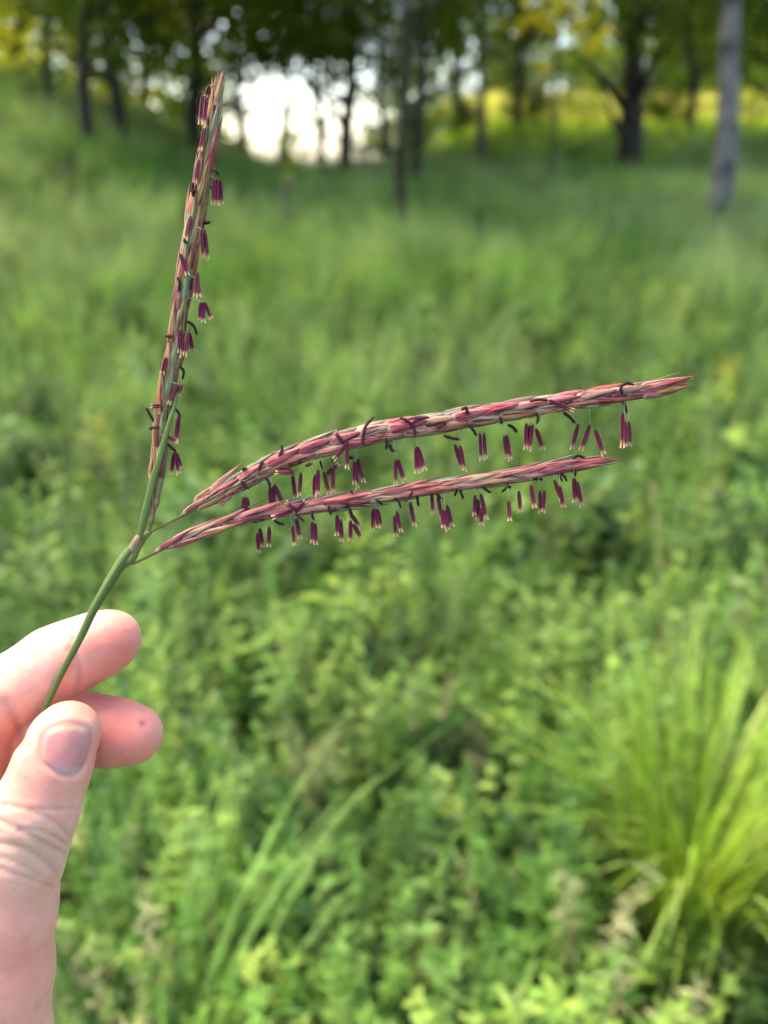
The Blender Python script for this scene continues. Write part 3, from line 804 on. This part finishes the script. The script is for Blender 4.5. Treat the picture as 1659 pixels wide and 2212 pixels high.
bract(C_, z1(960, 420), z1(1048, 68), 15, TN[0]); bract(C_, z1(955, 330), z1(978, 120), 8, TN[3]); bract(C_, z1(940, 300), z1(942, 125), 5, TN[0])
bract(C_, z2(440, 750), z2(418, 420), 6, TN[3]); bract(C_, z2(400, 1430), z2(475, 1000), 20, TN[2]); bract(C_, z2(350, 1400), z2(420, 960), 18, PK[3], 2)

# anthers
A_ANT = [z3(*p[:2]) + z3(*p[2:]) for p in [
    (220, 872, 222, 1040), (235, 870, 240, 1052), (248, 880, 256, 1045), (425, 790, 430, 960), (450, 788, 455, 962), (455, 775, 528, 935), (612, 682, 462, 686),
    (598, 700, 620, 892), (663, 682, 650, 868), (768, 705, 765, 888), (795, 660, 795, 862), (780, 700, 788, 850), (840, 675, 877, 852), (910, 655, 912, 842), (860, 697, 958, 612),
    (1032, 445, 915, 587), (998, 470, 922, 366), (1015, 470, 1020, 656), (1075, 600, 1078, 778), (1086, 600, 1099, 812), (1100, 575, 1147, 762),
    (1393, 585, 1394, 776), (1410, 580, 1459, 752), (1550, 485, 1555, 692), (1560, 480, 1590, 684), (1568, 490, 1618, 664)]]
A_ANT += [z4(*p[:2]) + z4(*p[2:]) for p in [
    (228, 430, 272, 572), (258, 435, 284, 582), (372, 365, 378, 522), (393, 362, 404, 517), (510, 380, 528, 512), (522, 378, 544, 522), (635, 310, 631, 457), (672, 315, 650, 467), (655, 320, 640, 455),
    (690, 340, 730, 462), (930, 312, 893, 460), (997, 318, 945, 467), (1025, 345, 1076, 492), (1185, 250, 1182, 445), (1196, 300, 1198, 448), (1217, 300, 1226, 442), (760, 180, 905, 240)]]
B_ANT = [z3(*p[:2]) + z3(*p[2:]) for p in [
    (325, 1150, 338, 1302), (345, 1110, 369, 1257), (418, 1100, 415, 1257), (598, 1098, 613, 1247), (628, 1035, 653, 1192), (750, 1062, 750, 1228), (772, 1075, 777, 1242),
    (943, 1010, 942, 1172), (968, 1045, 978, 1217), (1030, 980, 1122, 1107), (1045, 1050, 1045, 1218), (1065, 1080, 1130, 1192), (1218, 960, 1218, 1137), (1238, 960, 1262, 1112), (1250, 965, 1278, 1100),
    (1385, 1015, 1393, 1178), (1400, 980, 1437, 1142), (1505, 910, 1541, 1097), (625, 975, 548, 912), (600, 972, 440, 1034), (620, 992, 700, 900)]]
B_ANT += [z4(*p[:2]) + z4(*p[2:]) for p in [
    (95, 695, 104, 827), (130, 720, 157, 857), (155, 800, 165, 907), (175, 800, 190, 922), (182, 775, 216, 897), (343, 718, 339, 837), (360, 740, 358, 862), (375, 710, 407, 857), (378, 790, 380, 890),
    (533, 750, 541, 867), (592, 695, 601, 817), (660, 660, 682, 792), (712, 695, 715, 820), (737, 695, 730, 817), (793, 632, 832, 747), (820, 665, 847, 790), (903, 620, 908, 762), (922, 640, 950, 782), (910, 622, 920, 755)]]
C_ANT = [z1(*p[:2]) + z1(*p[2:]) for p in [
    (855, 305, 838, 560), (890, 315, 868, 580), (918, 220, 888, 320), (872, 600, 836, 805), (822, 880, 790, 1098), (957, 1060, 953, 1292), (985, 1055, 990, 1298), (1010, 1065, 1027, 1292),
    (748, 1390, 705, 1612), (848, 1510, 862, 1772), (875, 1515, 905, 1788), (653, 1725, 722, 1928), (812, 1900, 792, 2125), (805, 1960, 828, 2120)]]
C_ANT += [z2(*p[:2]) + z2(*p[2:]) for p in [
    (750, -40, 738, 108), (765, -40, 770, 124), (775, -40, 832, 96), (575, 180, 578, 370), (590, 185, 596, 400), (650, 200, 618, 388), (655, 205, 682, 354), (472, 400, 438, 535), (562, 615, 490, 780),
    (598, 620, 562, 700), (420, 790, 346, 792), (572, 870, 545, 1085), (480, 1035, 558, 1080), (535, 1160, 508, 1340), (545, 1160, 570, 1338), (550, 1165, 594, 1292)]]

def put_anthers(spk, lst, seed):
    r = random.Random(seed)
    for (u0, v0, u1, v1) in lst:
        i, d0 = spk.near(u0, v0); j, d1 = spk.near((u0 + u1) / 2, (v0 + v1) / 2)
        on = d1 < spk.hw[j] * 1.5
        wz = spk.hw[j] * 1.05 + 5 if on else r.uniform(0, 9)
        a = LP(u0, v0, wz + r.uniform(0, 3)); b = LP(u1, v1, wz + r.uniform(-3, 3))
        ln = float(np.linalg.norm(b - a)); wd = min(9.6, max(7.8, 20 + 0 * ln)) * r.uniform(.88, 1.05)
        z = Vector((r.uniform(-.5, .5), r.uniform(-.2, .2), 1))
        link('anther', r.choice(ANT), spk.ob, matrix=frame(a, b - a, z, ln, wd * S, wd * .9 * S))
        if d0 > spk.hw[i] * .7 and r.random() < .65:
            e = spk.cv[i] + np.array([0, 0, 1]) * spk.hw[i] * .5 * S
            mid = (a + e) / 2 + np.array([r.uniform(-3, 3), r.uniform(-2, 4), 3]) * S
            cvf = catmull([e, mid, a], 7)
            V, Fc, T, A = tube(cvf, [.55 * S] * 8, 4)
            link('filament', mk_mesh('filament', V, Fc, M['filament']), spk.ob)
put_anthers(A_, A_ANT, 1); put_anthers(B_, B_ANT, 2); put_anthers(C_, C_ANT, 3)

# feathery dark stigmas
def stigma(spk, pts, wd=2.2, seed=0, br=5.8):
    r = random.Random(seed + int(pts[0][0]))
    mp_ = pts[len(pts) // 2]
    j, d = spk.near(*mp_); wz = spk.hw[j] * 1.0 + 4 if d < spk.hw[j] * 1.3 else 5
    P = [LP(p[0], p[1], wz) for p in pts]
    if len(P) == 2: P = [P[0], (P[0] + P[1]) / 2 + np.array([r.uniform(-2, 2), r.uniform(-2, 2), 2]) * S, P[1]]
    nn = 16; cv = catmull(P, nn)
    V, Fc, T, A = tube(cv, np.interp(np.linspace(0, 1, nn + 1), [0, .3, .85, 1], [.8, 1, .9, .3]) * wd * 1.2 * S, 5)
    V = list(V); tot = np.linalg.norm(np.diff(cv, axis=0), axis=1).sum() / S
    for k in range(int(50 + tot * 3.2)):
        f = r.uniform(.12, 1); c = cv[min(nn, int(f * nn))]; d = np.array([r.gauss(0, 1), r.gauss(0, 1), r.gauss(0, 1)]); d /= np.linalg.norm(d)
        e = np.cross(d, [.3, .5, .8]); e /= np.linalg.norm(e); q = len(V); ln = br * r.uniform(.6, 1.3) * S
        c = c + np.array([r.uniform(-1, 1), r.uniform(-1, 1), 0]) * .8 * S
        V += [c - e * .75 * S, c + e * .75 * S, c + d * ln]; Fc.append((q, q + 1, q + 2))
    link('stigma', mk_mesh('stigma', V, Fc, M['stigma'], None, False), spk.ob)
def Z(f, *xy): return [f(xy[i], xy[i + 1]) for i in range(0, len(xy), 2)]
for k, p in enumerate([Z(z3, 490, 560, 515, 520, 515, 470), Z(z3, 335, 670, 350, 630, 370, 592), Z(z3, 390, 725, 410, 745, 425, 790), Z(z3, 815, 590, 825, 630, 840, 662),
                       Z(z3, 640, 600, 655, 610), Z(z3, 1140, 475, 1140, 400, 1165, 320, 1230, 252), Z(z3, 1318, 420, 1325, 460, 1322, 505), Z(z3, 1345, 465, 1365, 510, 1400, 512),
                       Z(z3, 1545, 410, 1530, 330, 1480, 285, 1425, 262), Z(z3, 1520, 300, 1580, 265, 1655, 258), Z(z3, 200, 750, 225, 780, 262, 812), Z(z3, 215, 665, 245, 650), Z(z3, 1035, 575, 1065, 572),
                       Z(z3, 700, 630, 745, 615), Z(z3, 500, 640, 560, 650, 600, 672),
                       Z(z4, 265, 235, 292, 222, 302, 262), Z(z4, 485, 275, 492, 315), Z(z4, 305, 320, 330, 345, 352, 382), Z(z4, 165, 380, 210, 395, 262, 405), Z(z4, 530, 318, 560, 335, 582, 362), Z(z4, 655, 185, 705, 175, 758, 180),
                       Z(z4, 690, 250, 702, 280, 696, 312), Z(z4, 845, 250, 880, 275, 912, 308), Z(z4, 1182, 150, 1172, 110, 1205, 84, 1250, 94), Z(z4, 1183, 188, 1196, 215, 1208, 252), Z(z4, 125, 335, 180, 310), Z(z4, 0, 285, 60, 282), Z(z4, 850, 195, 900, 180)]):
    stigma(A_, p, 2.6 if k not in (5, 8, 9) else 3.0, k)
for k, p in enumerate([Z(z3, 450, 1040, 480, 1070, 535, 1085), Z(z3, 620, 1003, 650, 1025, 690, 1062), Z(z3, 755, 980, 750, 1015, 765, 1052), Z(z3, 880, 940, 882, 975, 895, 1010), Z(z3, 895, 985, 930, 960), Z(z3, 1015, 920, 1035, 960, 1062, 1002),
                       Z(z3, 1225, 885, 1230, 945), Z(z3, 1240, 893, 1290, 932), Z(z3, 1383, 880, 1415, 905, 1436, 958), Z(z3, 1522, 832, 1500, 870, 1462, 912), Z(z3, 1558, 858, 1565, 890, 1572, 942), Z(z3, 290, 1065, 380, 1050), Z(z3, 1045, 820, 1060, 840),
                       Z(z4, 15, 720, 20, 782), Z(z4, 245, 668, 225, 725), Z(z4, 258, 685, 278, 742), Z(z4, 385, 672, 432, 706), Z(z4, 508, 635, 528, 668, 492, 706), Z(z4, 522, 668, 545, 675), Z(z4, 670, 630, 728, 632), Z(z4, 812, 578, 840, 642), Z(z4, 835, 598, 866, 642), Z(z4, 908, 568, 910, 612), Z(z4, 900, 512, 930, 495, 968, 508), Z(z4, 125, 715, 160, 742)]):
    stigma(B_, p, 2.3, 100 + k, 4.2)
for k, p in enumerate([Z(z1, 950, 972, 975, 990, 1002, 1020), Z(z1, 772, 1090, 765, 1140, 768, 1215), Z(z1, 755, 1160, 805, 1170), Z(z1, 862, 1455, 922, 1450), Z(z1, 630, 1945, 650, 1990, 640, 2075), Z(z1, 765, 1945, 745, 2055), Z(z1, 690, 1600, 715, 1640), Z(z1, 925, 1125, 940, 1150),
                       Z(z2, 635, 112, 690, 150, 714, 222), Z(z2, 458, 230, 520, 230), Z(z2, 583, 475, 610, 515, 600, 580), Z(z2, 480, 1095, 515, 1125, 548, 1158), Z(z2, 312, 808, 345, 870, 390, 945), Z(z2, 335, 970, 415, 960), Z(z2, 545, 815, 570, 850, 578, 890)]):
    stigma(C_, p, 2.4, 200 + k)
# fine awns along the upper edge of the spikes
r = random.Random(5)
for spk, cnt in ((A_, 26), (B_, 14), (C_, 14)):
    for k in range(cnt):
        i = int(r.uniform(.12, .9) * spk.n); sd = r.choice((-1, 1, 1)); u, v, _ = spk.uv[i]
        tu = spk.uv[min(i + 12, spk.n)] - spk.uv[i]; tu = tu[:2] / (np.linalg.norm(tu[:2]) + 1e-9); nn = np.array([tu[1], -tu[0]]) * sd
        h = spk.hw[i]; ln = r.uniform(35, 75)
        p0 = (u + nn[0] * h * .7, v + nn[1] * h * .7); p1 = (p0[0] + tu[0] * ln * .5 + nn[0] * 4, p0[1] + tu[1] * ln * .5 + nn[1] * 4); p2 = (p0[0] + tu[0] * ln + nn[0] * r.uniform(2, 11), p0[1] + tu[1] * ln + nn[1] * r.uniform(2, 11))
        cva = catmull([LP(*p0, 4), LP(*p1, 4), LP(*p2, 4)], 6)
        V, Fc, T, A = tube(cva, np.linspace(.9, .3, 7) * S, 4)
        link('awn', mk_mesh('awn', V, Fc, M['awn']), spk.ob)

# ------------------------------------------------------------------ the hand
MMU = 1000.0
def J(u, v, w, rpx):
    p = L(u, v, w) * MMU
    return p, rpx * (D0 - w * S) / F * MMU
digits = {
    'palm': ([[(-150, 2420, -60, 150), (-120, 1900, -45, 104)], [(-150, 2420, -60, 150), (-200, 1900, -150, 100)], [(-150, 2420, -60, 150), (-220, 1960, -170, 95)],
              [(-150, 2420, -60, 150), (-220, 2060, -190, 88)], [(-150, 2420, -60, 150), (-300, 3000, 120, 185)], [(-300, 3000, 120, 185), (-420, 3700, 380, 225)], [(-150, 2420, -60, 150), (-20, 2250, 20, 98)]], 9.0),
    'ring': ([[(-220, 1960, -170, 95), (-60, 1720, -190, 80)], [(-60, 1720, -190, 80), (20, 1790, -120, 68)], [(20, 1790, -120, 68), (-10, 1860, -80, 62)]], 2.5),
    'little': ([[(-220, 2060, -190, 85), (-80, 1850, -220, 70)], [(-80, 1850, -220, 70), (-10, 1910, -150, 60)], [(-10, 1910, -150, 60), (-30, 1970, -110, 55)]], 2.5),
    'middle': ([[(-200, 1880, -150, 100), (-20, 1590, -125, 84)], [(-20, 1590, -125, 84), (185, 1574, -90, 74)], [(185, 1574, -90, 74), (245, 1582, -86, 71)], [(245, 1582, -86, 71), (287, 1586, -82, 64)]], 2.5),
    'index': ([[(-120, 1900, -45, 104), (-66, 1560, -22, 96)], [(-66, 1545, -30, 86), (0, 1507, -44, 80)], [(0, 1507, -44, 80), (120, 1434, -66, 79)], [(120, 1434, -66, 79), (168, 1412, -74, 74)], [(168, 1412, -74, 74), (215, 1392, -80, 69)], [(215, 1392, -80, 69), (243, 1380, -84, 61)]], 2.5),
    'thumb': ([[(150, 1580, 62, 60), (140, 1592, 66, 66)], [(140, 1592, 66, 66), (112, 1660, 78, 77)], [(112, 1660, 78, 77), (76, 1750, 84, 87)], [(76, 1750, 84, 87), (46, 1840, 80, 89)], [(46, 1840, 80, 89), (14, 1970, 62, 98)], [(14, 1970, 62, 98), (1, 2100, 44, 104)], [(1, 2100, 44, 104), (-4, 2260, 22, 106)], [(-4, 2260, 22, 106), (-150, 2480, -60, 140)]], 3.5),
}
GR_ = 0.6
allp = [J(*q) for dg in digits.values() for seg in dg[0] for q in seg]
lo = np.min([p - r_ for p, r_ in allp], axis=0) - 3; hi = np.max([p + r_ for p, r_ in allp], axis=0) + 3
dim = np.ceil((hi - lo) / GR_).astype(int) + 1
BIG = 12.0
axs = [lo[i] + GR_ * np.arange(dim[i]) for i in range(3)]
def smin(a, b, k):
    h = np.clip(.5 + .5 * (b - a) / k, 0, 1).astype(np.float32)
    return b + (a - b) * h - k * h * (1 - h)
FLD = np.full(dim, BIG, np.float32)
for nm in ('palm', 'ring', 'little', 'middle', 'index', 'thumb'):
    segs, kk = digits[nm]
    ps = [(J(*s_[0]), J(*s_[1])) for s_ in segs]
    l0 = np.min([np.minimum(a[0] - a[1], b[0] - b[1]) for a, b in ps], axis=0) - 8
    h0 = np.max([np.maximum(a[0] + a[1], b[0] + b[1]) for a, b in ps], axis=0) + 8
    i0 = np.clip(((l0 - lo) / GR_).astype(int), 0, dim); i1 = np.clip(((h0 - lo) / GR_).astype(int) + 1, 0, dim)
    DF = np.full(i1 - i0, BIG, np.float32)
    for (pa, ra), (pb, rb) in ps:
        la = np.minimum(pa - ra, pb - rb) - 8; ha = np.maximum(pa + ra, pb + rb) + 8
        j0 = np.clip(((la - lo) / GR_).astype(int), i0, i1); j1 = np.clip(((ha - lo) / GR_).astype(int) + 1, i0, i1)
        X = axs[0][j0[0]:j1[0], None, None].astype(np.float32); Y = axs[1][None, j0[1]:j1[1], None].astype(np.float32); Zz = axs[2][None, None, j0[2]:j1[2]].astype(np.float32)
        ab = pb - pa; l2 = float(ab @ ab)
        t = np.clip(((X - pa[0]) * ab[0] + (Y - pa[1]) * ab[1] + (Zz - pa[2]) * ab[2]) / l2, 0, 1)
        d = np.sqrt((X - pa[0] - t * ab[0]) ** 2 + (Y - pa[1] - t * ab[1]) ** 2 + (Zz - pa[2] - t * ab[2]) ** 2) - (ra + (rb - ra) * t)
        sl_ = tuple(slice(j0[i] - i0[i], j1[i] - i0[i]) for i in range(3))
        DF[sl_] = smin(DF[sl_], np.minimum(d, BIG).astype(np.float32), kk)
    sl_ = tuple(slice(i0[i], i1[i]) for i in range(3))
    FLD[sl_] = smin(FLD[sl_], DF, 1.1)
# surface nets
ins = FLD < 0
cnt = np.zeros(dim - 1, np.int8)
for dx in (0, 1):
    for dy in (0, 1):
        for dz in (0, 1):
            cnt += ins[dx:dim[0] - 1 + dx, dy:dim[1] - 1 + dy, dz:dim[2] - 1 + dz]
act = np.argwhere((cnt > 0) & (cnt < 8))
vid = np.full(dim - 1, -1, np.int32); vid[act[:, 0], act[:, 1], act[:, 2]] = np.arange(len(act))
acc = np.zeros((len(act), 3)); num = np.zeros(len(act))
crn = [(dx, dy, dz) for dx in (0, 1) for dy in (0, 1) for dz in (0, 1)]
for c0 in crn:
    for ax in range(3):
        if c0[ax]: continue
        c1 = list(c0); c1[ax] = 1
        f0 = FLD[act[:, 0] + c0[0], act[:, 1] + c0[1], act[:, 2] + c0[2]]; f1 = FLD[act[:, 0] + c1[0], act[:, 1] + c1[1], act[:, 2] + c1[2]]
        mk = (f0 < 0) != (f1 < 0); t = np.where(mk, f0 / (f0 - f1 + 1e-12), 0)
        pt = np.array(c0, float)[None, :] + t[:, None] * np.eye(3)[ax]
        acc[mk] += pt[mk]; num[mk] += 1
HV = lo + GR_ * (act + acc / num[:, None])
quads = []
for ax in range(3):
    b, c = (ax + 1) % 3, (ax + 2) % 3
    s0 = [slice(1, -1)] * 3; s1 = [slice(1, -1)] * 3; s0[ax] = slice(0, -1); s1[ax] = slice(1, None)
    A0 = ins[tuple(s0)]; A1 = ins[tuple(s1)]
    e = np.argwhere(A0 != A1); flip = A0[e[:, 0], e[:, 1], e[:, 2]]
    off = np.ones(3, int); off[ax] = 0; e = e + off
    def cell(db, dc):
        k = e.copy(); k[:, b] -= db; k[:, c] -= dc; return vid[k[:, 0], k[:, 1], k[:, 2]]
    qd = np.stack([cell(1, 1), cell(0, 1), cell(0, 0), cell(1, 0)], 1)
    qd[~flip] = qd[~flip][:, ::-1]
    quads.append(qd)
HQ = np.concatenate(quads)
# light relaxation
ed = np.concatenate([HQ[:, [i, (i + 1) % 4]] for i in range(4)])
def relax(V, it, lam):
    for _ in range(it):
        s_ = np.zeros_like(V); c_ = np.zeros(len(V))
        for k in range(3): s_[:, k] = np.bincount(ed[:, 0], V[ed[:, 1], k], len(V)) + np.bincount(ed[:, 1], V[ed[:, 0], k], len(V))
        c_ = np.bincount(ed[:, 0], minlength=len(V)) + np.bincount(ed[:, 1], minlength=len(V))
        V = V + lam * (s_ / c_[:, None] - V)
    return V
HV = relax(HV, 5, .5)
def normals(V):
    n_ = np.cross(V[HQ[:, 2]] - V[HQ[:, 0]], V[HQ[:, 3]] - V[HQ[:, 1]])
    o_ = np.zeros_like(V)
    for k in range(4):
        for a_ in range(3): o_[:, a_] += np.bincount(HQ[:, k], n_[:, a_], len(V))
    return o_ / (np.linalg.norm(o_, axis=1)[:, None] + 1e-12)
HN = normals(HV)
pu = CU + F * HV[:, 0] / -HV[:, 2]; pv = CV - F * HV[:, 1] / -HV[:, 2]
wz = (D0 * MMU + HV[:, 2]) / (S * MMU)
def dseg(pts):
    dm = np.full(len(pu), 1e9)
    for (a0, b0), (a1, b1) in zip(pts[:-1], pts[1:]):
        ax_, ay_ = a1 - a0, b1 - b0; t = np.clip(((pu - a0) * ax_ + (pv - b0) * ay_) / (ax_ * ax_ + ay_ * ay_), 0, 1)
        dm = np.minimum(dm, np.hypot(pu - a0 - t * ax_, pv - b0 - t * ay_))
    return dm
front = np.clip(HN[:, 2] * 3, 0, 1)
disp = np.zeros(len(HV)); crease = np.zeros(len(HV))
def groove(pts, dep, wid, wmin=-1e9, rim=.35):
    global disp, crease
    pts = [tuple(p) for p in catmull(pts, 24)]
    d_ = dseg(pts); sel = front * (wz > wmin) * (HV[:, 2] < 0)
    disp -= dep * np.exp(-(d_ / wid) ** 2) * sel
    disp += dep * rim * np.exp(-((d_ - 2.3 * wid) / (1.4 * wid)) ** 2) * sel
    crease = np.maximum(crease, np.exp(-(d_ / (wid * .9)) ** 2) * sel)
TW = 30
groove([(-40, 1760), (0, 1773), (60, 1800), (108, 1826), (142, 1842)], .42, 6, TW)
groove([(-40, 1815), (0, 1822), (55, 1832), (96, 1860), (130, 1893)], .4, 6, TW)
groove([(62, 1754), (100, 1764), (128, 1782), (150, 1806)], .3, 5, TW)
groove([(-30, 1735), (20, 1741), (80, 1748), (160, 1746)], .3, 5, TW)
groove([(-30, 1868), (20, 1884), (60, 1897), (110, 1915)], .32, 5, TW)
groove([(40, 1795), (70, 1790), (110, 1803), (140, 1822)], .35, 4, TW)
groove([(0, 1850), (45, 1868), (90, 1895)], .25, 4, TW)
groove([(156, 1380), (168, 1420), (172, 1465), (165, 1490)], .45, 6, -200)
groove([(10, 1515), (34, 1555), (46, 1590), (50, 1615)], .55, 9, -200)
# bed of the nail and the fold of skin round it
NAIL = [(97, 1576), (122, 1563), (150, 1559), (178, 1562), (200, 1576), (199, 1610), (188, 1648), (170, 1674), (148, 1679), (126, 1674), (104, 1661), (86, 1644), (84, 1620), (88, 1596)]
NAIL = [(143 + (a_ - 143) * .93, 1620 + (b_ - 1620) * .93) for a_, b_ in NAIL]
nl = catmull(NAIL + [NAIL[0]], 80)
groove(nl, .34, 5, TW, .7)
HV = HV + HN * disp[:, None]
HV = relax(HV, 1, .35)
def near_px(u, v, r_): return np.exp(-(((pu - u) / r_) ** 2 + ((pv - v) / r_) ** 2))
flush = np.clip(.9 * near_px(262, 1390, 75) + .95 * near_px(270, 1590, 120) + .6 * near_px(180, 1500, 70) + .55 * near_px(60, 1700, 90) + .5 * near_px(20, 1590, 70) + .5 * near_px(30, 2080, 170), 0, 1)
tanm = np.clip(near_px(60, 1830, 85) + .8 * near_px(120, 1560, 30) + .6 * near_px(190, 1560, 30), 0, 1)
mole = np.clip(1.0 * near_px(306, 1562, 7) + .7 * near_px(148, 1400, 9), 0, 1)

m, n, out = new_mat('skin')
base = mix(n, (.97, .52, .41), (.90, .29, .23), attr(n, 'flush'))
base = mix(n, base, (.78, .50, .38), attr(n, 'tan'))
tcn = n.nodes.new('ShaderNodeTexCoord')
f1 = noise(n, 260.0, 4.0, .6, tcn.outputs['Object']); f2 = noise(n, 900.0, 3.0, .6, tcn.outputs['Object'])
base = mix(n, base, ramp(n, [(.3, (.94, .87, .85)), (.7, (1.04, 1.05, 1.05))], f1), 1.0, 'MULTIPLY')
base = mix(n, base, (.48, .19, .13), ramp(n, [(0, (0, 0, 0)), (1, (.22, .22, .22))], attr(n, 'crease')))
base = mix(n, base, (.26, .07, .10), ramp(n, [(0, (0, 0, 0)), (1, (.75, .75, .75))], attr(n, 'mole')))
vor = n.nodes.new('ShaderNodeTexVoronoi'); vor.inputs['Scale'].default_value = 900; n.links.new(tcn.outputs['Object'], vor.inputs['Vector'])
add = n.nodes.new('ShaderNodeMath'); add.operation = 'ADD'; n.links.new(f2, add.inputs[0]); n.links.new(vor.outputs['Distance'], add.inputs[1])
p = principled(n, out, base, .48, .35, 1.0, add.outputs[0], .16, .0005)
p.inputs['Subsurface Radius'].default_value = (1.0, .36, .2); p.inputs['Subsurface Scale'].default_value = .0022
M['skin'] = m

hroot = cam.location + CAMR @ Vector(L(-120, 1900, -45))
HB = L(-120, 1900, -45)
hm = bpy.data.meshes.new('hand')
Vm = HV / MMU - HB
hm.from_pydata(Vm.tolist(), [], HQ.tolist())
for k, a_ in (('flush', flush), ('tan', tanm), ('crease', crease), ('mole', mole)):
    at = hm.attributes.new(k, 'FLOAT', 'POINT'); at.data.foreach_set('value', a_.astype(np.float32))
hm.polygons.foreach_set('use_smooth', [True] * len(hm.polygons)); hm.materials.append(M['skin']); hm.update()
hand = link('hand', hm); hand.location = hroot; hand.rotation_euler = cam.rotation_euler
tag(hand, 'bare hand pinching the grass stalk between thumb and first two fingers', 'hand')

# thumbnail laid on the thumb
bv = BVHTree.FromPolygons([tuple(x) for x in HV / MMU], [tuple(x) for x in HQ])
ctr = np.array([143, 1620.0]); rings = 9; seg = 40
ol = catmull(NAIL + [NAIL[0]], seg)[:-1]
V = []; T = []; E = []; Fc = []
for ri in range(rings):
    f_ = 1 - ri / (rings - 1)
    for k in range(seg):
        q_ = ctr + (ol[k] - ctr) * f_ * .97
        d_ = Vector(((q_[0] - CU) / F, (CV - q_[1]) / F, -1)).normalized()
        hit = bv.ray_cast(Vector((0, 0, 0)), d_)
        h_ = hit[0] if hit[0] is not None else Vector(L(q_[0], q_[1], 140))
        lift = .00008 + .00042 * (1 - f_ ** 2.5)
        V.append(np.array(h_) + np.array([0, 0, 1]) * lift - HB); T.append((1680 - q_[1]) / 120); E.append(f_)
        if ri:
            Fc.append(((ri - 1) * seg + k, (ri - 1) * seg + (k + 1) % seg, ri * seg + (k + 1) % seg, ri * seg + k))
m, n, out = new_mat('fingernail')
c = ramp(n, [(0, (.66, .47, .42)), (.13, (.62, .42, .37)), (.24, (.64, .26, .255)), (.8, (.66, .29, .27)), (.9, (.54, .36, .28)), (1.0, (.20, .14, .09))], attr(n, 't'))
f1 = noise(n, 420.0, 3.0, .6, n.nodes.new('ShaderNodeTexCoord').outputs['Object'])
c = mix(n, c, ramp(n, [(.3, (.9, .9, .9)), (.7, (1.07, 1.07, 1.07))], f1), 1.0, 'MULTIPLY')
principled(n, out, c, .5, .14, .7, f1, .1, .0003).inputs['Subsurface Scale'].default_value = .001
M['nail'] = m
link('thumbnail', mk_mesh('thumbnail', V, Fc, m, {'t': np.clip(T, 0, 1), 'edge': E}), hand)
